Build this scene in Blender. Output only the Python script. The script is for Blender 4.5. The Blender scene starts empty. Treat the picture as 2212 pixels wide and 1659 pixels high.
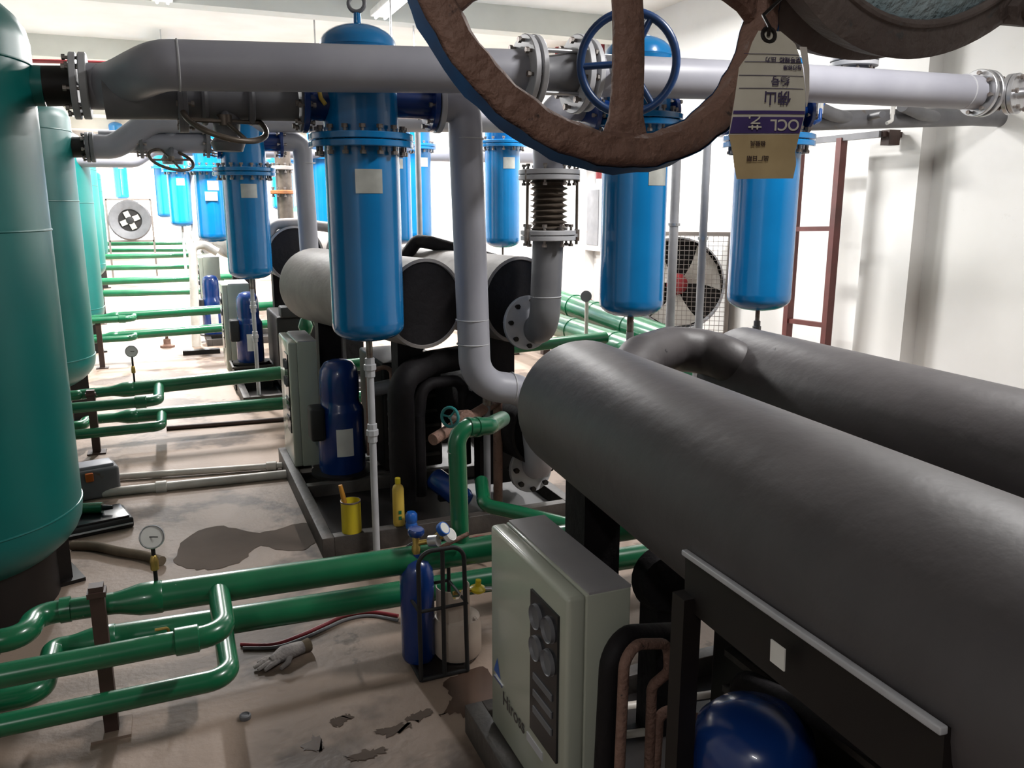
import bpy, bmesh, math, random
from mathutils import Vector as V, Matrix, Quaternion
random.seed(7)
SC = bpy.context.scene
COL = SC.collection

# ------------------------------------------------------------------ camera
FPX, HORIZ, VPX, EYE = 1780.0, 383.0, 756.0, 2.0
PITCH = math.atan(HORIZ / FPX)
YAW = math.atan(VPX / FPX * math.cos(PITCH))
cF = V((math.sin(YAW) * math.cos(PITCH), math.cos(YAW) * math.cos(PITCH), -math.sin(PITCH)))
cR = V((math.cos(YAW), -math.sin(YAW), 0))
cU = cR.cross(cF)
C0 = V((0, 0, EYE))
cam_d = bpy.data.cameras.new('camera')
cam = bpy.data.objects.new('camera', cam_d)
COL.objects.link(cam)
cam_d.sensor_fit = 'HORIZONTAL'
cam_d.sensor_width = 36.0
cam_d.lens = 36.0 * FPX / 2212.0
cam_d.clip_start = 0.05
cam.matrix_world = Matrix.Translation(C0) @ Matrix((cR, cU, -cF)).transposed().to_4x4()
SC.camera = cam

# ------------------------------------------------------------------ world, exposure, lamps
w = bpy.data.worlds.new('world')
SC.world = w
w.use_nodes = True
w.node_tree.nodes['Background'].inputs[0].default_value = (0.8, 0.9, 1.0, 1)
w.node_tree.nodes['Background'].inputs[1].default_value = 0.015
SC.view_settings.view_transform = 'Standard'
SC.view_settings.look = 'None'
SC.view_settings.gamma = 1.0
SC.view_settings.use_curve_mapping = False
SC.view_settings.exposure = 0.12
SC.cycles.diffuse_bounces = 2
LAMPS = [  # x, y, z, watts
    (0.2, 10.8, 4.42, 420), (0.2, 15.5, 4.42, 800), (0.2, 21.0, 4.42, 1100), (0.2, 27.0, 4.42, 1700), (0.2, 32.0, 4.42, 1300),
    (4.8, 8.4, 4.42, 230), (4.3, 13.0, 4.42, 420), (4.3, 20.0, 4.42, 520),
    (3.7, 2.3, 4.42, 175), (-1.6, -2.3, 4.42, 62), (2.8, 10.6, 4.42, 230),
]


def lamp_light(x, y, z, wt):
    d = bpy.data.lights.new('lamp_light', 'AREA')
    d.shape = 'RECTANGLE'
    d.size, d.size_y = 0.22, 1.15
    d.energy = wt
    d.color = (1.0, 0.985, 0.97)
    o = bpy.data.objects.new('lamp_light', d)
    o.location = (x, y, z - 0.075)
    COL.objects.link(o)


for L in LAMPS:
    lamp_light(*L)


# ------------------------------------------------------------------ pixel helpers (2212 x 1659 frame)
def ray(x, y):
    return cF + cR * ((x - 1106) / FPX) - cU * ((y - 829.5) / FPX)


def D(x, y, zc):
    return C0 + ray(x, y) * zc


def Z(x, y, z=0.0):
    r = ray(x, y)
    return C0 + r * ((z - EYE) / r.z)


def Yp(x, y, Y):
    r = ray(x, y)
    return C0 + r * (Y / r.y)


def Xp(x, y, X):
    r = ray(x, y)
    return C0 + r * (X / r.x)


def zc(P):
    return (P - C0).dot(cF)


# ------------------------------------------------------------------ materials
def mat(name, c1, c2=None, rough=0.5, metal=0.0, scale=6.0, bump=0.0, bscale=40.0, spots=None, lo=0.35, hi=0.7, spec=0.5, coat=0.0):
    m = bpy.data.materials.new(name)
    m.use_nodes = True
    nt = m.node_tree
    b = nt.nodes['Principled BSDF']
    b.inputs['Roughness'].default_value = rough
    b.inputs['Metallic'].default_value = metal
    b.inputs['Specular IOR Level'].default_value = spec
    b.inputs['Coat Weight'].default_value = coat
    tc = nt.nodes.new('ShaderNodeTexCoord')
    c2 = c2 or tuple(x * 0.82 for x in c1)
    n = nt.nodes.new('ShaderNodeTexNoise')
    n.inputs['Scale'].default_value = scale
    n.inputs['Detail'].default_value = 6
    nt.links.new(tc.outputs['Object'], n.inputs['Vector'])
    r = nt.nodes.new('ShaderNodeValToRGB')
    r.color_ramp.elements[0].position = lo
    r.color_ramp.elements[1].position = hi
    r.color_ramp.elements[0].color = (*c1, 1)
    r.color_ramp.elements[1].color = (*c2, 1)
    nt.links.new(n.outputs['Fac'], r.inputs['Fac'])
    out = r.outputs['Color']
    for (sc, th, col, wd) in (spots or []):
        n2 = nt.nodes.new('ShaderNodeTexNoise')
        n2.inputs['Scale'].default_value = sc
        n2.inputs['Detail'].default_value = 5
        n2.inputs['Roughness'].default_value = 0.62
        mp = nt.nodes.new('ShaderNodeMapping')
        mp.inputs['Location'].default_value = (sc * 1.7, 3.1, -sc)
        nt.links.new(tc.outputs['Object'], mp.inputs['Vector'])
        nt.links.new(mp.outputs['Vector'], n2.inputs['Vector'])
        r2 = nt.nodes.new('ShaderNodeValToRGB')
        r2.color_ramp.elements[0].position = th
        r2.color_ramp.elements[1].position = min(1, th + wd)
        nt.links.new(n2.outputs['Fac'], r2.inputs['Fac'])
        mx = nt.nodes.new('ShaderNodeMixRGB')
        mx.inputs['Color2'].default_value = (*col, 1)
        nt.links.new(r2.outputs['Color'], mx.inputs['Fac'])
        nt.links.new(out, mx.inputs['Color1'])
        out = mx.outputs['Color']
    nt.links.new(out, b.inputs['Base Color'])
    if bump:
        n3 = nt.nodes.new('ShaderNodeTexNoise')
        n3.inputs['Scale'].default_value = bscale
        n3.inputs['Detail'].default_value = 4
        nt.links.new(tc.outputs['Object'], n3.inputs['Vector'])
        bp = nt.nodes.new('ShaderNodeBump')
        bp.inputs['Strength'].default_value = bump
        bp.inputs['Distance'].default_value = 0.02
        nt.links.new(n3.outputs['Fac'], bp.inputs['Height'])
        nt.links.new(bp.outputs['Normal'], b.inputs['Normal'])
    return m


def glow(name, col, s):
    m = bpy.data.materials.new(name)
    m.use_nodes = True
    b = m.node_tree.nodes['Principled BSDF']
    b.inputs['Emission Color'].default_value = (*col, 1)
    b.inputs['Emission Strength'].default_value = s
    b.inputs['Base Color'].default_value = (*col, 1)
    return m


M = {}
M['wall'] = mat('white_plaster', (0.80, 0.79, 0.77), (0.74, 0.73, 0.70), rough=0.85, scale=1.2, spots=[(5, 0.68, (0.6, 0.57, 0.52), 0.2)])
M['dull'] = mat('fill_cutting_rear_wall', (0.10, 0.095, 0.09), (0.07, 0.066, 0.06), rough=0.9, scale=1.4)  # unseen wall behind the camera, coloured dark to cut bounced fill light
M['ceil'] = mat('ceiling_paint', (0.80, 0.80, 0.78), (0.74, 0.74, 0.71), rough=0.9, scale=1.5)
M['beam'] = mat('beam_paint', (0.66, 0.67, 0.62), (0.6, 0.61, 0.56), rough=0.9, scale=2)
M['floor'] = mat('stained_concrete', (0.31, 0.232, 0.182), (0.245, 0.180, 0.138), rough=0.6, spec=0.3, scale=1.6, bump=0.15, bscale=30,
                 spots=[(0.75, 0.545, (0.115, 0.083, 0.064), 0.05), (3.2, 0.66, (0.12, 0.085, 0.06), 0.05), (26, 0.72, (0.14, 0.10, 0.08), 0.06)])
M['blue'] = mat('blue_enamel', (0.003, 0.168, 0.43), (0.002, 0.145, 0.38), rough=0.2, scale=3, spots=[(9, 0.73, (0.12, 0.2, 0.3), 0.03)], coat=0.3)
M['dblue'] = mat('dark_blue_enamel', (0.004, 0.032, 0.17), (0.003, 0.026, 0.14), rough=0.25, scale=4, coat=0.3)
M['grey'] = mat('grey_pipe_paint', (0.33, 0.33, 0.37), (0.28, 0.28, 0.32), rough=0.42, scale=3, spots=[(7, 0.70, (0.20, 0.17, 0.16), 0.08)])
M['dgrey'] = mat('weathered_grey_paint', (0.17, 0.17, 0.18), (0.12, 0.12, 0.13), rough=0.5, scale=5, spots=[(9, 0.66, (0.14, 0.1, 0.07), 0.08)])
M['lgrey'] = mat('light_grey_paint', (0.48, 0.48, 0.5), (0.38, 0.38, 0.40), rough=0.45, scale=7)
M['green'] = mat('green_pipe_paint', (0.007, 0.13, 0.052), (0.006, 0.10, 0.042), rough=0.27, scale=5, spots=[(22, 0.72, (0.25, 0.3, 0.24), 0.03)], coat=0.2)
M['teal'] = mat('teal_tank_paint', (0.0, 0.135, 0.12), (0.0, 0.115, 0.105), rough=0.38, scale=2)
M['foam'] = mat('black_rubber_insulation', (0.074, 0.066, 0.068), (0.054, 0.048, 0.050), rough=0.5, scale=4, bump=0.12, bscale=14,
                spots=[(11, 0.715, (0.006, 0.006, 0.006), 0.015), (30, 0.77, (0.35, 0.33, 0.31), 0.02)], spec=0.45)
M['foamd'] = mat('dark_rubber_insulation', (0.007, 0.005, 0.006), (0.004, 0.003, 0.004), spec=0.3, rough=0.7, scale=6, bump=0.3, bscale=18)
M['black'] = mat('dark_steel', (0.007, 0.005, 0.005), (0.011, 0.008, 0.007), spec=0.35, rough=0.5, scale=8)
M['skid'] = mat('dirty_steel_channel', (0.035, 0.03, 0.028), (0.07, 0.058, 0.05), rough=0.55, scale=7, bump=0.2, bscale=25)
M['rust'] = mat('rusty_iron', (0.17, 0.092, 0.068), (0.24, 0.14, 0.105), rough=0.7, scale=10, bump=0.5, bscale=60, spots=[(35, 0.64, (0.03, 0.02, 0.02), 0.08), (8, 0.66, (0.17, 0.075, 0.035), 0.1)])
M['bluechip'] = mat('chipped_blue_paint', (0.006, 0.05, 0.16), (0.004, 0.09, 0.26), rough=0.45, scale=14, spots=[(22, 0.62, (0.08, 0.045, 0.035), 0.05)])
M['wheelblue'] = mat('navy_wheel_paint', (0.008, 0.04, 0.14), (0.006, 0.03, 0.10), rough=0.35, scale=9)
M['peel'] = mat('peeling_grey_paint', (0.14, 0.11, 0.10), (0.20, 0.165, 0.15), rough=0.6, scale=9, bump=0.4, bscale=40, spots=[(18, 0.64, (0.12, 0.12, 0.12), 0.05)])
M['peelblue'] = mat('flaking_pale_blue_paint', (0.34, 0.47, 0.52), (0.48, 0.6, 0.64), rough=0.5, scale=26, bump=0.6, bscale=60, spots=[(10, 0.60, (0.10, 0.055, 0.035), 0.04)])
M['brown'] = mat('oxide_red_steel', (0.13, 0.035, 0.03), (0.09, 0.026, 0.022), rough=0.55, scale=8)
M['redp'] = mat('red_pipe_paint', (0.28, 0.03, 0.035), rough=0.5)
M['post'] = mat('dark_brown_post', (0.04, 0.022, 0.018), (0.06, 0.03, 0.022), rough=0.6, scale=9)
M['cab'] = mat('cream_cabinet_paint', (0.43, 0.45, 0.37), (0.40, 0.42, 0.35), rough=0.22, scale=2, coat=0.2)
M['cabtop'] = mat('grey_cabinet_lid', (0.36, 0.35, 0.36), (0.31, 0.3, 0.31), rough=0.45, scale=4, spots=[(9, 0.7, (0.2, 0.15, 0.12), 0.05)])
M['panel'] = mat('black_gauge_panel', (0.015, 0.015, 0.018), rough=0.2)
M['steel'] = mat('galvanised_steel', (0.55, 0.55, 0.56), (0.4, 0.4, 0.42), rough=0.35, metal=0.8, scale=9)
M['zinc'] = mat('zinc_bolt', (0.30, 0.28, 0.26), (0.14, 0.09, 0.07), rough=0.45, metal=0.7, scale=30)
M['plate'] = mat('aluminium_plate', (0.55, 0.56, 0.52), (0.42, 0.43, 0.40), rough=0.3, metal=0.4, scale=12)
M['white'] = mat('white_paint', (0.75, 0.74, 0.70), (0.66, 0.64, 0.6), rough=0.5, scale=8)
M['pvc'] = mat('white_plastic_pipe', (0.62, 0.58, 0.53), (0.48, 0.43, 0.38), rough=0.4, scale=6)
M['dirtywhite'] = mat('dirty_white_enamel', (0.52, 0.44, 0.37), (0.42, 0.34, 0.28), rough=0.5, scale=7, spots=[(18, 0.68, (0.12, 0.08, 0.06), 0.05)])
M['yellow'] = mat('yellow_label', (0.62, 0.5, 0.02), (0.55, 0.42, 0.02), rough=0.35, scale=6, spots=[(14, 0.68, (0.15, 0.2, 0.02), 0.03)])
M['yellow2'] = mat('yellow_plastic', (0.60, 0.42, 0.07), (0.54, 0.37, 0.06), rough=0.4, scale=6)
M['brass'] = mat('brass', (0.5, 0.36, 0.1), (0.36, 0.24, 0.07), rough=0.35, metal=0.8, scale=20)
M['orange'] = mat('orange_plastic', (0.6, 0.14, 0.02), rough=0.4)
M['wood'] = mat('stained_wood', (0.55, 0.25, 0.03), rough=0.6)
M['rubber'] = mat('black_rubber', (0.012, 0.012, 0.013), rough=0.6)
M['redhose'] = mat('red_rubber', (0.25, 0.02, 0.03), rough=0.5)
M['cloth'] = mat('grey_cotton', (0.42, 0.38, 0.36), (0.22, 0.2, 0.2), rough=0.95, scale=14, bump=0.5, bscale=80)
M['khaki'] = mat('khaki_cloth', (0.16, 0.12, 0.08), (0.1, 0.075, 0.05), rough=0.95, scale=9)
M['paper'] = mat('aged_paper_tag', (0.60, 0.56, 0.47), (0.52, 0.48, 0.39), rough=0.7, scale=20, spots=[(9, 0.66, (0.2, 0.15, 0.09), 0.1)])
M['paper2'] = mat('yellowed_paper', (0.48, 0.36, 0.19), (0.36, 0.26, 0.13), rough=0.7, scale=16)
M['purple'] = mat('purple_print', (0.055, 0.03, 0.15), (0.045, 0.025, 0.12), rough=0.6, scale=30)
M['ink'] = mat('violet_ink', (0.05, 0.035, 0.09), rough=0.6)
M['teald'] = mat('teal_enamel', (0.02, 0.20, 0.20), (0.015, 0.14, 0.14), rough=0.4)
M['bellow'] = mat('brown_bellows_metal', (0.16, 0.13, 0.105), (0.09, 0.07, 0.055), rough=0.4, metal=0.5, scale=10)
M['orust'] = mat('orange_rust', (0.30, 0.11, 0.03), (0.2, 0.08, 0.03), rough=0.7, scale=20)
M['foil'] = mat('dusty_insulation', (0.30, 0.27, 0.25), (0.20, 0.18, 0.17), rough=0.6, scale=4, bump=0.2, bscale=12)
M['glass'] = mat('gauge_face', (0.6, 0.6, 0.57), (0.5, 0.5, 0.47), rough=0.2)
M['bluecap'] = mat('bright_blue_plastic', (0.01, 0.10, 0.42), rough=0.35)
M['lampw'] = glow('lit_tube', (1, 1, 0.98), 12.0)
M['exit'] = glow('lit_green_sign', (0.1, 1.0, 0.25), 2.5)
M['day'] = glow('daylight_glass', (0.86, 0.96, 1.0), 3.0)
M['fanw'] = mat('pale_fan_paint', (0.5, 0.48, 0.44), (0.4, 0.37, 0.33), rough=0.6, scale=6)
M['wirem'] = mat('fan_wire', (0.25, 0.22, 0.2), rough=0.5, metal=0.5)


# ------------------------------------------------------------------ mesh building
ORG = {}


def frame(axis):
    return V((0, 0, 1)).rotation_difference(V(axis).normalized()).to_matrix()


class MB:
    def __init__(s):
        s.v, s.f = [], []

    def add(s, vs, fs):
        n = len(s.v)
        s.v += [V(x) for x in vs]
        s.f += [tuple(i + n for i in q) for q in fs]
        return s

    def lathe(s, prof, org, axis=(0, 0, 1), seg=32):
        """prof: (radius, height) pairs along the axis."""
        R = frame(axis)
        org = V(org)
        vs, fs, rings = [], [], []
        for r, h in prof:
            if r < 1e-6:
                rings.append([len(vs)])
                vs.append(org + R @ V((0, 0, h)))
            else:
                rings.append(list(range(len(vs), len(vs) + seg)))
                for i in range(seg):
                    a = 2 * math.pi * i / seg
                    vs.append(org + R @ V((r * math.cos(a), r * math.sin(a), h)))
        for A, B in zip(rings, rings[1:]):
            if len(A) == 1 and len(B) == 1:
                continue
            for i in range(seg):
                j = (i + 1) % seg
                if len(A) == 1:
                    fs.append((A[0], B[j], B[i]))
                elif len(B) == 1:
                    fs.append((A[i], A[j], B[0]))
                else:
                    fs.append((A[i], A[j], B[j], B[i]))
        return s.add(vs, fs)

    def cyl(s, a, b, r, seg=24, r2=None):
        a, b = V(a), V(b)
        h = (b - a).length
        r2 = r if r2 is None else r2
        return s.lathe([(0, 0), (r, 0), (r2, h), (0, h)], a, b - a, seg)

    def tube(s, pts, r, seg=20, closed=False, cap=True, rr=None):
        pts = [V(p) for p in pts]
        n = len(pts)
        tang = []
        for i in range(n):
            if closed:
                t = pts[(i + 1) % n] - pts[i - 1]
            else:
                t = pts[min(i + 1, n - 1)] - pts[max(i - 1, 0)]
            tang.append(t.normalized())
        nrm = tang[0].orthogonal().normalized()
        vs, fs = [], []
        for i in range(n):
            if i:
                q = tang[i - 1].rotation_difference(tang[i])
                nrm = q @ nrm
            nrm = (nrm - tang[i] * nrm.dot(tang[i])).normalized()
            bn = tang[i].cross(nrm)
            k = 1.0
            ra = rr[i] if rr else r
            for j in range(seg):
                a = 2 * math.pi * j / seg
                vs.append(pts[i] + (nrm * math.cos(a) + bn * math.sin(a)) * ra * k)
        m = n if closed else n - 1
        for i in range(m):
            A, B = i * seg, ((i + 1) % n) * seg
            off = 0
            if closed and i == n - 1:
                d = [(vs[A] - vs[B + o]).length for o in range(seg)]
                off = d.index(min(d))
            for j in range(seg):
                k2 = (j + 1) % seg
                fs.append((A + j, A + k2, B + (k2 + off) % seg, B + (j + off) % seg))
        if cap and not closed:
            fs.append(tuple(range(seg - 1, -1, -1)))
            fs.append(tuple(range((n - 1) * seg, n * seg)))
        return s.add(vs, fs)

    def ring(s, c, axis, R, r, n=40, seg=10):
        Mx = frame(axis)
        c = V(c)
        return s.tube([c + Mx @ V((R * math.cos(2 * math.pi * i / n), R * math.sin(2 * math.pi * i / n), 0)) for i in range(n)], r, seg, closed=True)

    def box(s, c, size, rot=None, bev=0.0):
        bm = bmesh.new()
        bmesh.ops.create_cube(bm, size=1.0)
        for q in bm.verts:
            q.co = V((q.co.x * size[0], q.co.y * size[1], q.co.z * size[2]))
        if bev:
            bmesh.ops.bevel(bm, geom=list(bm.edges), offset=bev, segments=3, affect='EDGES', profile=0.5)
        bm.verts.index_update()
        R = rot or Matrix.Identity(3)
        vs = [V(c) + R @ q.co for q in bm.verts]
        fs = [tuple(q.index for q in f.verts) for f in bm.faces]
        bm.free()
        return s.add(vs, fs)

    def bar(s, a, b, wx, wz, up=(0, 0, 1), bev=0.0):
        a, b = V(a), V(b)
        y = (b - a).normalized()
        x = y.cross(V(up)).normalized()
        z = x.cross(y)
        R = Matrix((x, y, z)).transposed()
        return s.box((a + b) / 2, (wx, (b - a).length, wz), R, bev)

    def build(s, name, m, parent=None, org=None, label=None, kind=None, angle=38):
        o3 = V(ORG[parent]) if parent is not None else V(org if org is not None else (0, 0, 0))
        me = bpy.data.meshes.new(name)
        me.from_pydata([q - o3 for q in s.v], [], s.f)
        me.update()
        bm = bmesh.new()
        bm.from_mesh(me)
        bmesh.ops.recalc_face_normals(bm, faces=bm.faces)
        bm.to_mesh(me)
        bm.free()
        me.shade_smooth()
        me.set_sharp_from_angle(angle=math.radians(angle))
        me.materials.append(m)
        o = bpy.data.objects.new(name, me)
        COL.objects.link(o)
        ORG[o] = o3
        if parent is not None:
            o.parent = parent
        else:
            o.location = o3
        if label:
            o['label'] = label
        if kind:
            o['kind'] = kind
        return o


def thing(name, label, cat, loc=(0, 0, 0), group=None):
    o = bpy.data.objects.new(name, None)
    o.empty_display_size = 0.05
    o.location = V(loc)
    COL.objects.link(o)
    o['label'], o['category'] = label, cat
    if group:
        o['group'] = group
    ORG[o] = V(loc)
    return o


def tag(o, label, cat, group=None, kind=None):
    o['label'], o['category'] = label, cat
    if group:
        o['group'] = group
    if kind:
        o['kind'] = kind
    return o


def fillet(pts, R, n=8):
    pts = [V(p) for p in pts]
    out = [pts[0]]
    for i in range(1, len(pts) - 1):
        a, b, c = pts[i - 1], pts[i], pts[i + 1]
        u, v = (a - b), (c - b)
        lu, lv = u.length, v.length
        u, v = u / lu, v / lv
        ang = u.angle(v)
        if ang > 3.05:
            out.append(b)
            continue
        d = min(R / math.tan(ang / 2), 0.49 * lu, 0.49 * lv)
        r = d * math.tan(ang / 2)
        ce = b + (u + v).normalized() * (r / math.sin(ang / 2))
        p0, p1 = b + u * d - ce, b + v * d - ce
        tot = p0.angle(p1)
        ax = p0.cross(p1).normalized()
        for k in range(n + 1):
            out.append(ce + Quaternion(ax, tot * k / n) @ p0)
    out.append(pts[-1])
    return out


BOLT = {}


def bolt_mesh(r, h, m):
    k = (round(r, 4), round(h, 4), m.name)
    if k not in BOLT:
        b = MB()
        b.lathe([(0, -h / 2), (r, -h / 2), (r, -h / 2 + r * 1.1), (r * .55, -h / 2 + r * 1.1), (r * .55, h / 2 - r * 1.1), (r, h / 2 - r * 1.1), (r, h / 2), (0, h / 2)], (0, 0, 0), (0, 0, 1), 6)
        me = bpy.data.meshes.new('bolt')
        me.from_pydata(b.v, [], b.f)
        me.materials.append(m)
        BOLT[k] = me
    return BOLT[k]


def bolts(parent, c, axis, R, n, r, h, m, a0=0.2):
    me = bolt_mesh(r, h, m)
    Mx = frame(axis)
    for i in range(n):
        a = a0 + 2 * math.pi * i / n
        p = V(c) + Mx @ V((R * math.cos(a), R * math.sin(a), 0))
        o = bpy.data.objects.new('bolt', me)
        COL.objects.link(o)
        o.parent = parent
        o.matrix_local = Matrix.Translation(p - ORG[parent]) @ Mx.to_4x4()


def flange(parent, c, axis, R, th, m, n=8, pair=False, bm=None, br=None, name='flange', hole=0):
    """A bolted flange (or a mated pair) centred at c."""
    c, ax = V(c), V(axis).normalized()
    br = br or R * 0.075
    cs = [c - ax * th * 0.58, c + ax * th * 0.58] if pair else [c]
    fl = []
    for q in cs:
        e = th * 0.12
        pr = [(0, -th / 2), (R - e, -th / 2), (R, -th / 2 + e), (R, th / 2 - e), (R - e, th / 2), (0, th / 2)]
        if hole:
            pr = [(hole, -th / 2)] + pr[1:-1] + [(hole, th / 2), (hole, -th / 2)]
        fl.append(MB().lathe(pr, q, ax, 36).build(name, m, parent))
    if n:
        L = th * (2.2 if pair else 1.0) + br * 4.4
        bolts(fl[0], c, ax, R * 0.83, n, br, L, bm or M['zinc'])
    return fl


def pipe(name, parent, pts, r, m, R=None, welds=True, seg=24, label=None):
    P = fillet(pts, R or r * 3)
    o = MB().tube(P, r, seg).build(name, m, parent, label=label)
    return o


def weld(parent, c, axis, r, m):
    return MB().ring(c, axis, r, r * 0.045, 32, 6).build('weld_seam', m, parent)


# ================================================================== the setting
XW, XL, YB, YF, ZC = 6.8, -2.9, 36.0, -3.0, 4.75


def slab(name, c, size, m):
    o = MB().box(c, size).build(name, m, kind='structure')
    return o


slab('floor', ((XW + XL) / 2, (YB + YF) / 2, -0.1), (XW - XL + 0.6, YB - YF + 0.6, 0.2), M['floor'])
slab('ceiling', ((XW + XL) / 2, (YB + YF) / 2, ZC + 0.1), (XW - XL + 0.6, YB - YF + 0.6, 0.2), M['ceil'])
slab('wall_right', (XW + 0.1, (YB + YF) / 2, ZC / 2), (0.2, YB - YF, ZC), M['wall'])
slab('wall_left', (XL - 0.1, (YB + YF) / 2, ZC / 2), (0.2, YB - YF, ZC), M['wall'])
slab('wall_back', ((XW + XL) / 2, YB + 0.1, ZC / 2), (XW - XL + 0.4, 0.2, ZC), M['wall'])
slab('wall_front', ((XW + XL) / 2, YF - 0.1, ZC / 2), (XW - XL + 0.4, 0.2, ZC), M['dull'])
nt_ = 1
for yb in (2.2, 6.9, 11.6, 16.3, 21.0, 25.7, 30.4):
    slab('trim_%d' % nt_, ((XW + XL) / 2, yb, ZC - 0.17), (XW - XL, 0.3, 0.34), M['beam'])
    nt_ += 1
for yp in (6.25, 13.0, 19.5, 26.0):
    slab('trim_%d' % nt_, (XW - 0.09, yp, ZC / 2), (0.18, 0.62, ZC), M['wall'])
    nt_ += 1
# tall daylight panes in the far wall
for i, (x0, x1) in enumerate(((-1.9, -1.35), (-0.95, 0.1), (0.5, 1.5))):
    o = MB().box(((x0 + x1) / 2, YB - 0.03, 2.0), (x1 - x0 + 0.12, 0.05, 2.5)).build('window_%d' % (i + 1), M['white'], kind='structure')
    MB().box(((x0 + x1) / 2, YB - 0.06, 2.0), (x1 - x0, 0.04, 2.36)).build('window_%d_pane' % (i + 1), M['day'], o)

wh = {0: 'above the aisle', 1: 'near the right wall'}
for i, (x, y, z, wt) in enumerate(LAMPS):
    place = 'nearest ' if y < 3 else ''
    t = thing('ceiling_lamp', '%swhite twin-tube ceiling lamp %s, %s along the hall' % (
        place, 'near the right wall' if x > 4 else 'in mid hall' if x > 2 else 'above the aisle',
        ['first', 'second', 'third', 'fourth', 'fifth'][sum(1 for q in LAMPS if abs(q[0] - x) < 0.5 and q[1] < y)]), 'lamp', (x, y, z), 'ceiling lamps')
    MB().box((x, y, z + 0.02), (0.24, 1.26, 0.08), bev=0.01).build('lamp_body', M['white'], t)
    for sx in (-0.06, 0.06):
        MB().cyl((x + sx, y - 0.58, z - 0.04), (x + sx, y + 0.58, z - 0.04), 0.016, 10).build('tube', M['lampw'], t)
    for sy in (-0.45, 0.45):
        MB().cyl((x, y + sy, z + 0.05), (x, y + sy, ZC + 0.01), 0.008, 8).build('hanger_rod', M['steel'], t)


# ================================================================== blue vessels
def vessel(label, px, ybot, yfl, wid, Y, ytop=272, nbolt=16, plates=True, pz=1.05, pa=0.16, hang=False, drain=None, far=False):
    b = Yp(px, ybot, Y)
    s = zc(b) / FPX
    r = wid * s / 2
    fz = Yp(px, yfl, Y).z
    x, y = b.x, b.y
    hi = Yp(px, ytop, Y).z - fz
    t = thing('filter_vessel', label, 'vessel', (x, y, b.z), 'blue filter vessels')
    dome = 0.30 * r
    prof = [(0, 0)]
    for k in range(1, 7):
        a = math.pi / 2 * k / 6
        prof.append((r * (0.55 * math.sin(a) + 0.45 * math.sin(a) ** 0.6), r * 0.42 * (1 - math.cos(a))))
    prof += [(r, r * 0.52), (r * 1.004, r * 0.55), (r, r * 0.58), (r, fz - b.z)]
    MB().lathe(prof, (x, y, b.z), seg=48).build('lower_shell', M['blue'], t)
    th = r * 0.17
    flange(t, (x, y, fz), (0, 0, 1), r * 1.40, th, M['blue'], nbolt, pair=True, br=r * 0.085)
    top = fz + hi
    pu = [(r, 0), (r, hi - r * 0.1), (r * 1.02, hi - r * 0.05), (r, hi)]
    for k in range(1, 8):
        a = math.pi / 2 * k / 7
        pu.append((r * math.cos(a) * (1 if k < 7 else 0), hi + r * 0.55 * math.sin(a)))
    MB().lathe(pu, (x, y, fz), seg=48).build('upper_shell', M['blue'], t)
    if far or hang:
        MB().cyl((x, y, top), (x, y, ZC + 0.01), 0.012, 8).build('hanger_rod', M['steel'], t)
    if not far and not hang:
        e = MB().cyl((x, y, top + r * 0.5), (x, y, top + r * 0.82), r * 0.1, 12).build('lifting_eye', M['blue'], t)
        MB().ring((x, y, top + r * 1.05), cF, r * 0.21, r * 0.055, 24, 8).build('eye_ring', M['dgrey'], e, label='dull grey lifting ring')
    if plates:
        dr = (C0 - V((x, y, EYE)))
        a = math.atan2(dr.y, dr.x) + pa
        n = V((math.cos(a), math.sin(a), 0))
        u = V((-n.y, n.x, 0))
        pc = V((x, y, fz - r * pz))
        ph = []
        for i in range(7):
            q = -0.36 + 0.72 * i / 6
            d = Quaternion((0, 0, 1), q) @ n
            for zz in (-0.32 * r, 0.30 * r):
                ph.append(pc + d * (r * 1.012) + V((0, 0, zz)))
        f = [(2 * i, 2 * i + 2, 2 * i + 3, 2 * i + 1) for i in range(6)]
        MB().add(ph, f).build('name_plate', M['plate'], t, label='bare metal name plate')
    return t, V((x, y, b.z)), r, fz


VES = {}
VES[1], vb1, vr1, vf1 = vessel('largest blue filter vessel in front of the black coolers, eye ring on top', 797, 735, 307, 152, 4.5, 102)
VES[2], vb2, vr2, vf2 = vessel('blue filter vessel behind the rusty handwheel, yellowish plate at its upper right', 1362, 683, 262, 136, 4.5, 118, pz=1.58, pa=0.78)
VES[3], vb3, vr3, vf3 = vessel('blue filter vessel below the paper tag, small drain fitting under it', 1637, 670, 305, 133, 4.5, 150, pz=0.72)
VES[4], vb4, vr4, vf4 = vessel('blue filter vessel above the small cream cabinet, second along the left aisle', 543, 603, 372, 91, 8.6, 268, pz=0.85)
VES[5], vb5, vr5, vf5 = vessel('blue filter vessel with two small plates, half hidden behind the second aisle vessel', 464, 523, 366, 64, 12.2)
MB().box(V((vb5.x, vb5.y, vf5 - vr5 * 1.75)) + (V((0, 0, 0)) - V((vb5.x, vb5.y, 0))).normalized() * vr5 * 1.0, (0.16, 0.02, 0.12)).build('name_plate', M['plate'], VES[5], label='small lower plate')
VES[6], vb6, vr6, vf6 = vessel('bright blue filter vessel, third in line down the aisle', 394, 490, 368, 46, 17.0, nbolt=10, far=True)
VES[7], vb7, vr7, vf7 = vessel('narrow blue filter vessel just behind the third one down the aisle', 357, 470, 362, 30, 21.5, nbolt=0, plates=False, far=True)
VES[8], vb8, vr8, vf8 = vessel('small pale blue filter vessel against the bright far end, above the round fan', 265, 430, 345, 28, 30.0, nbolt=0, far=True)
VES[9], vb9, vr9, vf9 = vessel('blue filter vessel peeping out behind the right edge of the largest vessel', 858, 529, 318, 66, 9.7, nbolt=12, hang=True)
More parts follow.
